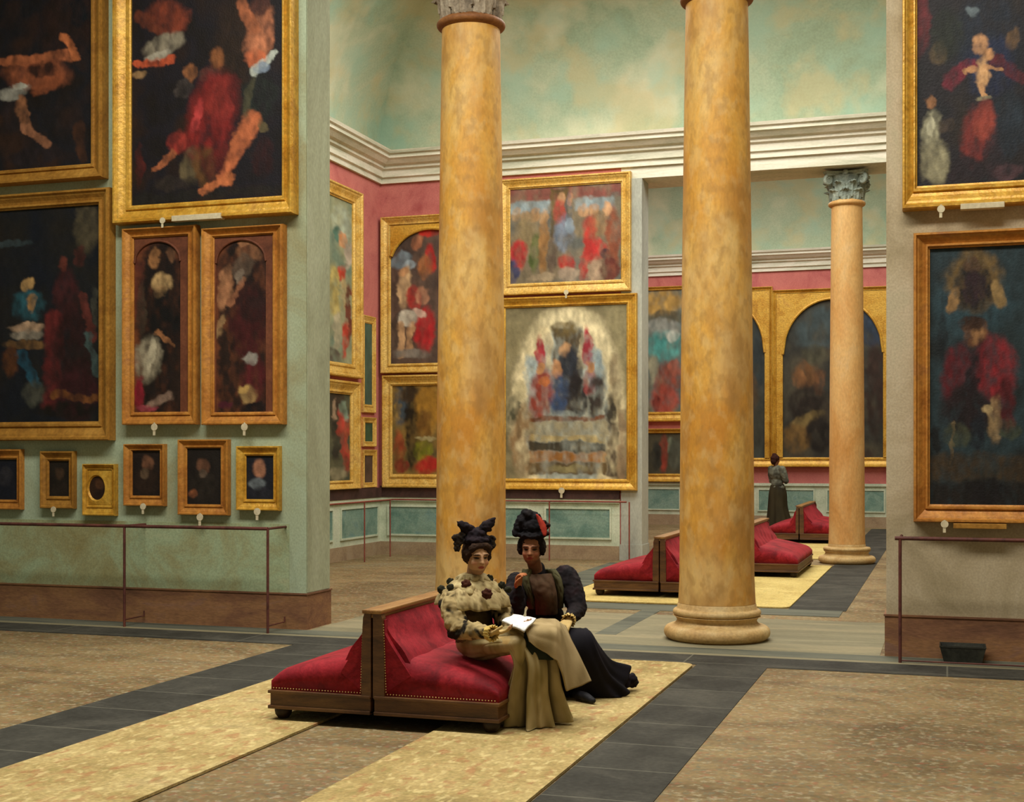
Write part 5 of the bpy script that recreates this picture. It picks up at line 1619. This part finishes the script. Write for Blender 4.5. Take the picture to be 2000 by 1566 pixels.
for q in (-1, 1):
    sh = sT * q * -.105
    bib('stole', ['#45442f', '#5e5a3e', '#4c4a38'], [fr_(1054, 1112, 9.10) + sh * .75, fr_(1060, 1132, 9.07) + sh, fr_(1066, 1160, 9.08) + sh, fr_(1068, 1188, 9.14) + sh * .9], (.030, .022), 0, 0)
# black skirt, long and spreading to a ruffled hem on the far side
mid_h, mid_k = (hpR + hpL) / 2, (knR + knL) / 2
hem2 = P(1158, 1336, 9.16); hem2.z = .02
keys = [(wst - UPZ * .03, .13, .10, 0.0), (pel + fT * .02, .18, .13, .01), (mid_h.lerp(mid_k, .5), .19, .115, .02), (mid_h.lerp(mid_k, .92), .185, .11, .03),
        (mid_k.lerp(hem2, .3) + fT * .02, .18, .12, .05), (mid_k.lerp(hem2, .68), .21, .15, .09), (hem2 + UPZ * .02, .27, .21, .13)]
skirt('skirt', t, keys, (hpR - hpL), M['figure'], PL, lambda p, th, v, w: cvar(p, ['#0c0b0d', '#15131a', '#1f1a22'], 9, 2.0, (1, 1, .4)), 120, 70, 2.0)
rf = Blob()
rng = random.Random(5)
for i in range(46):
    u = i / 45
    p = P(1136 + 92 * u, 1352 - 26 * u * u - 6 * math.sin(u * 3.1), 9.12 + .10 * u); p.z = .07 + rng.uniform(0, .035)
    rf.ball(p + Vector((rng.uniform(-.03, .03), rng.uniform(-.02, .06), 0)), rng.uniform(.028, .045))
for i in range(16):
    p = P(1176 + 48 * rng.random(), 1312 + 22 * rng.random(), 9.25); p.z = max(.075, min(.16, p.z))
    rf.ball(p, .045)
rf.build('hem_ruffle', M['figure'], t, .009, 2, .012, 30, lambda p, n: cvar(p, ['#0c0a0d', '#171219', '#241c24'], 16))
shoe(P(1134, 1372, 8.86) * 1.0 + UPZ * (.055 - P(1134, 1372, 8.86).z), (Vector((.75, -.6, 0))).normalized(), ['#0e0d0f', '#1a1a1e', '#34343a'])

# ================================================================== visitor standing in the third room
T0 = 29.6
base = P(1520, 890, T0); base.z = 0
def G(px, z, dt=0.0):
    q = P(px, 890, T0 + dt); q.z = z; return q
t = thing('person', base, 'distant visitor in grey green jacket and dark skirt standing with folded arms', 'person')
hd = G(1515, 1.56); nck = G(1515, 1.40)
fH, sH, uH = frame_of((camr * .85 + Vector((-SN, CS, 0)) * .55), UPZ)
b = Blob()
head_shapes(b, hd, fH, sH, uH, 1.0)
b.chain([hd - uH * .05, nck - UPZ * .04], [.05, .055])
chs, wst, pel = G(1517, 1.26), G(1518, 1.05), G(1519, .88)
ax = (sH, fH, UPZ)
b.ell(chs, .17, .11, .17, ax).ell(wst, .13, .10, .15, ax).ell(pel, .17, .13, .12, ax)
shA, shB = chs + sH * .17 + UPZ * .09, chs - sH * .17 + UPZ * .09
elA, elB = wst + sH * .22 + fH * .05 + UPZ * .04, wst - sH * .22 + fH * .05 + UPZ * .04
wrA, wrB = wst + fH * .23 + sH * .04 + UPZ * .08, wst + fH * .23 - sH * .06 + UPZ * .06
for s_, e_, w_ in ((shA, elA, wrA), (shB, elB, wrB)): b.chain([s_, e_, w_], [.055, .045, .03])
hand(b, wrA, -sH * 1 + fH * .3, -fH, .5, 1, 1); hand(b, wrB, sH * 1 + fH * .3, -fH, .5, 1, -1)
for q in (-1, 1): b.chain([pel + sH * q * .09, pel + sH * q * .09 - UPZ * .42 , pel + sH * q * .08 - UPZ * .80], [.095, .065, .045]); b.cap(pel + sH * q * .08 - UPZ * .83, pel + sH * q * .08 - UPZ * .845 + fH * .15, .04, .03)
HD3 = hd.copy()
b.build('body', M['figure_fine'], t, .012, 3, colfn=lambda p, n: face_paint(HD3, fH, sH, uH, 1.0, lin('#8c5c42'), lin('#4c3020'), p) if (p - HD3).length < .17 else lin('#a88868'))
b = Blob(); b.ell(hd + uH * .035 - fH * .02, .095, .10, .092, (sH, fH, uH)).ball(hd + uH * .10 - fH * .04, .055).ell(hd - fH * .07 - uH * .03, .07, .05, .08, (sH, fH, uH))
b.build('hair', M['figure'], t, .012, 2, .008, 40, lambda p, n: cvar(p, ['#2c1712', '#3c2018', '#2a1814'], 20))
JK = ['#34342a', '#54554a', '#757868', '#66644f']
b = Blob(); b.ell(chs, .19, .13, .19, ax).ell(wst, .15, .12, .17, ax).ell(pel + UPZ * .06, .185, .15, .10, ax).cap(nck - UPZ * .05, nck - UPZ * .11, .07, .11)
b.build('jacket', M['figure'], t, .014, 3, .008, 18, lambda p, n: cvar(p, JK, 8))
for s_, e_, w_ in ((shA, elA, wrA), (shB, elB, wrB)):
    b = Blob(); b.chain([s_, s_.lerp(e_, .4), e_, w_.lerp(e_, .15)], [.082, .085, .066, .05])
    b.build('sleeve', M['figure'], t, .012, 3, .008, 20, lambda p, n: cvar(p, JK, 9, 3))
keys = [(wst - UPZ * .04, .15, .125, 0), (pel - UPZ * .05, .20, .17, .02), (pel - UPZ * .40, .22, .20, .06), (G(1522, .05), .29, .28, .10)]
skirt('skirt', t, keys, sH, M['figure'], PL, lambda p, th, v, w: cvar(p, ['#26221a', '#36301f', '#423b28'], 6, 2.0, (1, 1, .4)), 64, 30, 3.0)
LP=(950,1050,950,300,.24)
# ------------------------------------------------------------------ light
def area(name, loc, rot, sx, sy, power, col):
    l = bpy.data.lights.new(name, 'AREA')
    l.shape = 'RECTANGLE'; l.size = sx; l.size_y = sy; l.energy = power; l.color = col
    o = bpy.data.objects.new(name, l); COL.objects.link(o)
    o.location = loc; o.rotation_euler = rot
    return o
area('skylight_near', (-3.2, 7.0, 7.95), (0, 0, 0), 8.8, 1.4, LP[0], (1.0, .95, .85))
area('skylight_gallery', (-3.5, 16.0, 8.75), (0, 0, 0), 8, 5.0, LP[1], (1.0, .96, .86))
area('skylight_far', (-3.5, 26.2, 8.75), (0, 0, 0), 9, 7, LP[2], (1.0, .97, .88))
sp = bpy.data.lights.new('key_spot', 'SPOT'); sp.energy = LP[3]; sp.spot_size = 1.5; sp.spot_blend = .8; sp.shadow_soft_size = .35; sp.color = (1, .93, .8)  # added key spot for soft shadows and light from the left
so = bpy.data.objects.new('key_spot', sp); COL.objects.link(so)
so.location = (-7.2, 7.4, 7.6)
so.rotation_euler = (Vector((-2.8, 8.6, 0)) - Vector(so.location)).to_track_quat('-Z', 'Y').to_euler()
w = bpy.data.worlds.new('World'); scn.world = w
w.use_nodes = True
w.node_tree.nodes['Background'].inputs['Color'].default_value = (1.0, .93, .80, 1)
w.node_tree.nodes['Background'].inputs['Strength'].default_value = LP[4]

# ------------------------------------------------------------------ camera
cd = bpy.data.cameras.new('camera')
cd.sensor_fit = 'HORIZONTAL'; cd.sensor_width = 36; cd.lens = 36 * F / 2000
cd.shift_y = (YH - 783) / 2000
cd.clip_end = 200
co = bpy.data.objects.new('camera', cd); COL.objects.link(co)
co.location = (0, 0, CH); co.rotation_euler = (PI / 2, 0, TH)
scn.camera = co
scn.view_settings.view_transform = 'Standard'
scn.view_settings.look = 'None'
scn.view_settings.exposure = 0
try:
    scn.cycles.max_bounces = 6
    scn.cycles.diffuse_bounces = 3
    scn.cycles.use_denoising = True
except Exception:
    pass
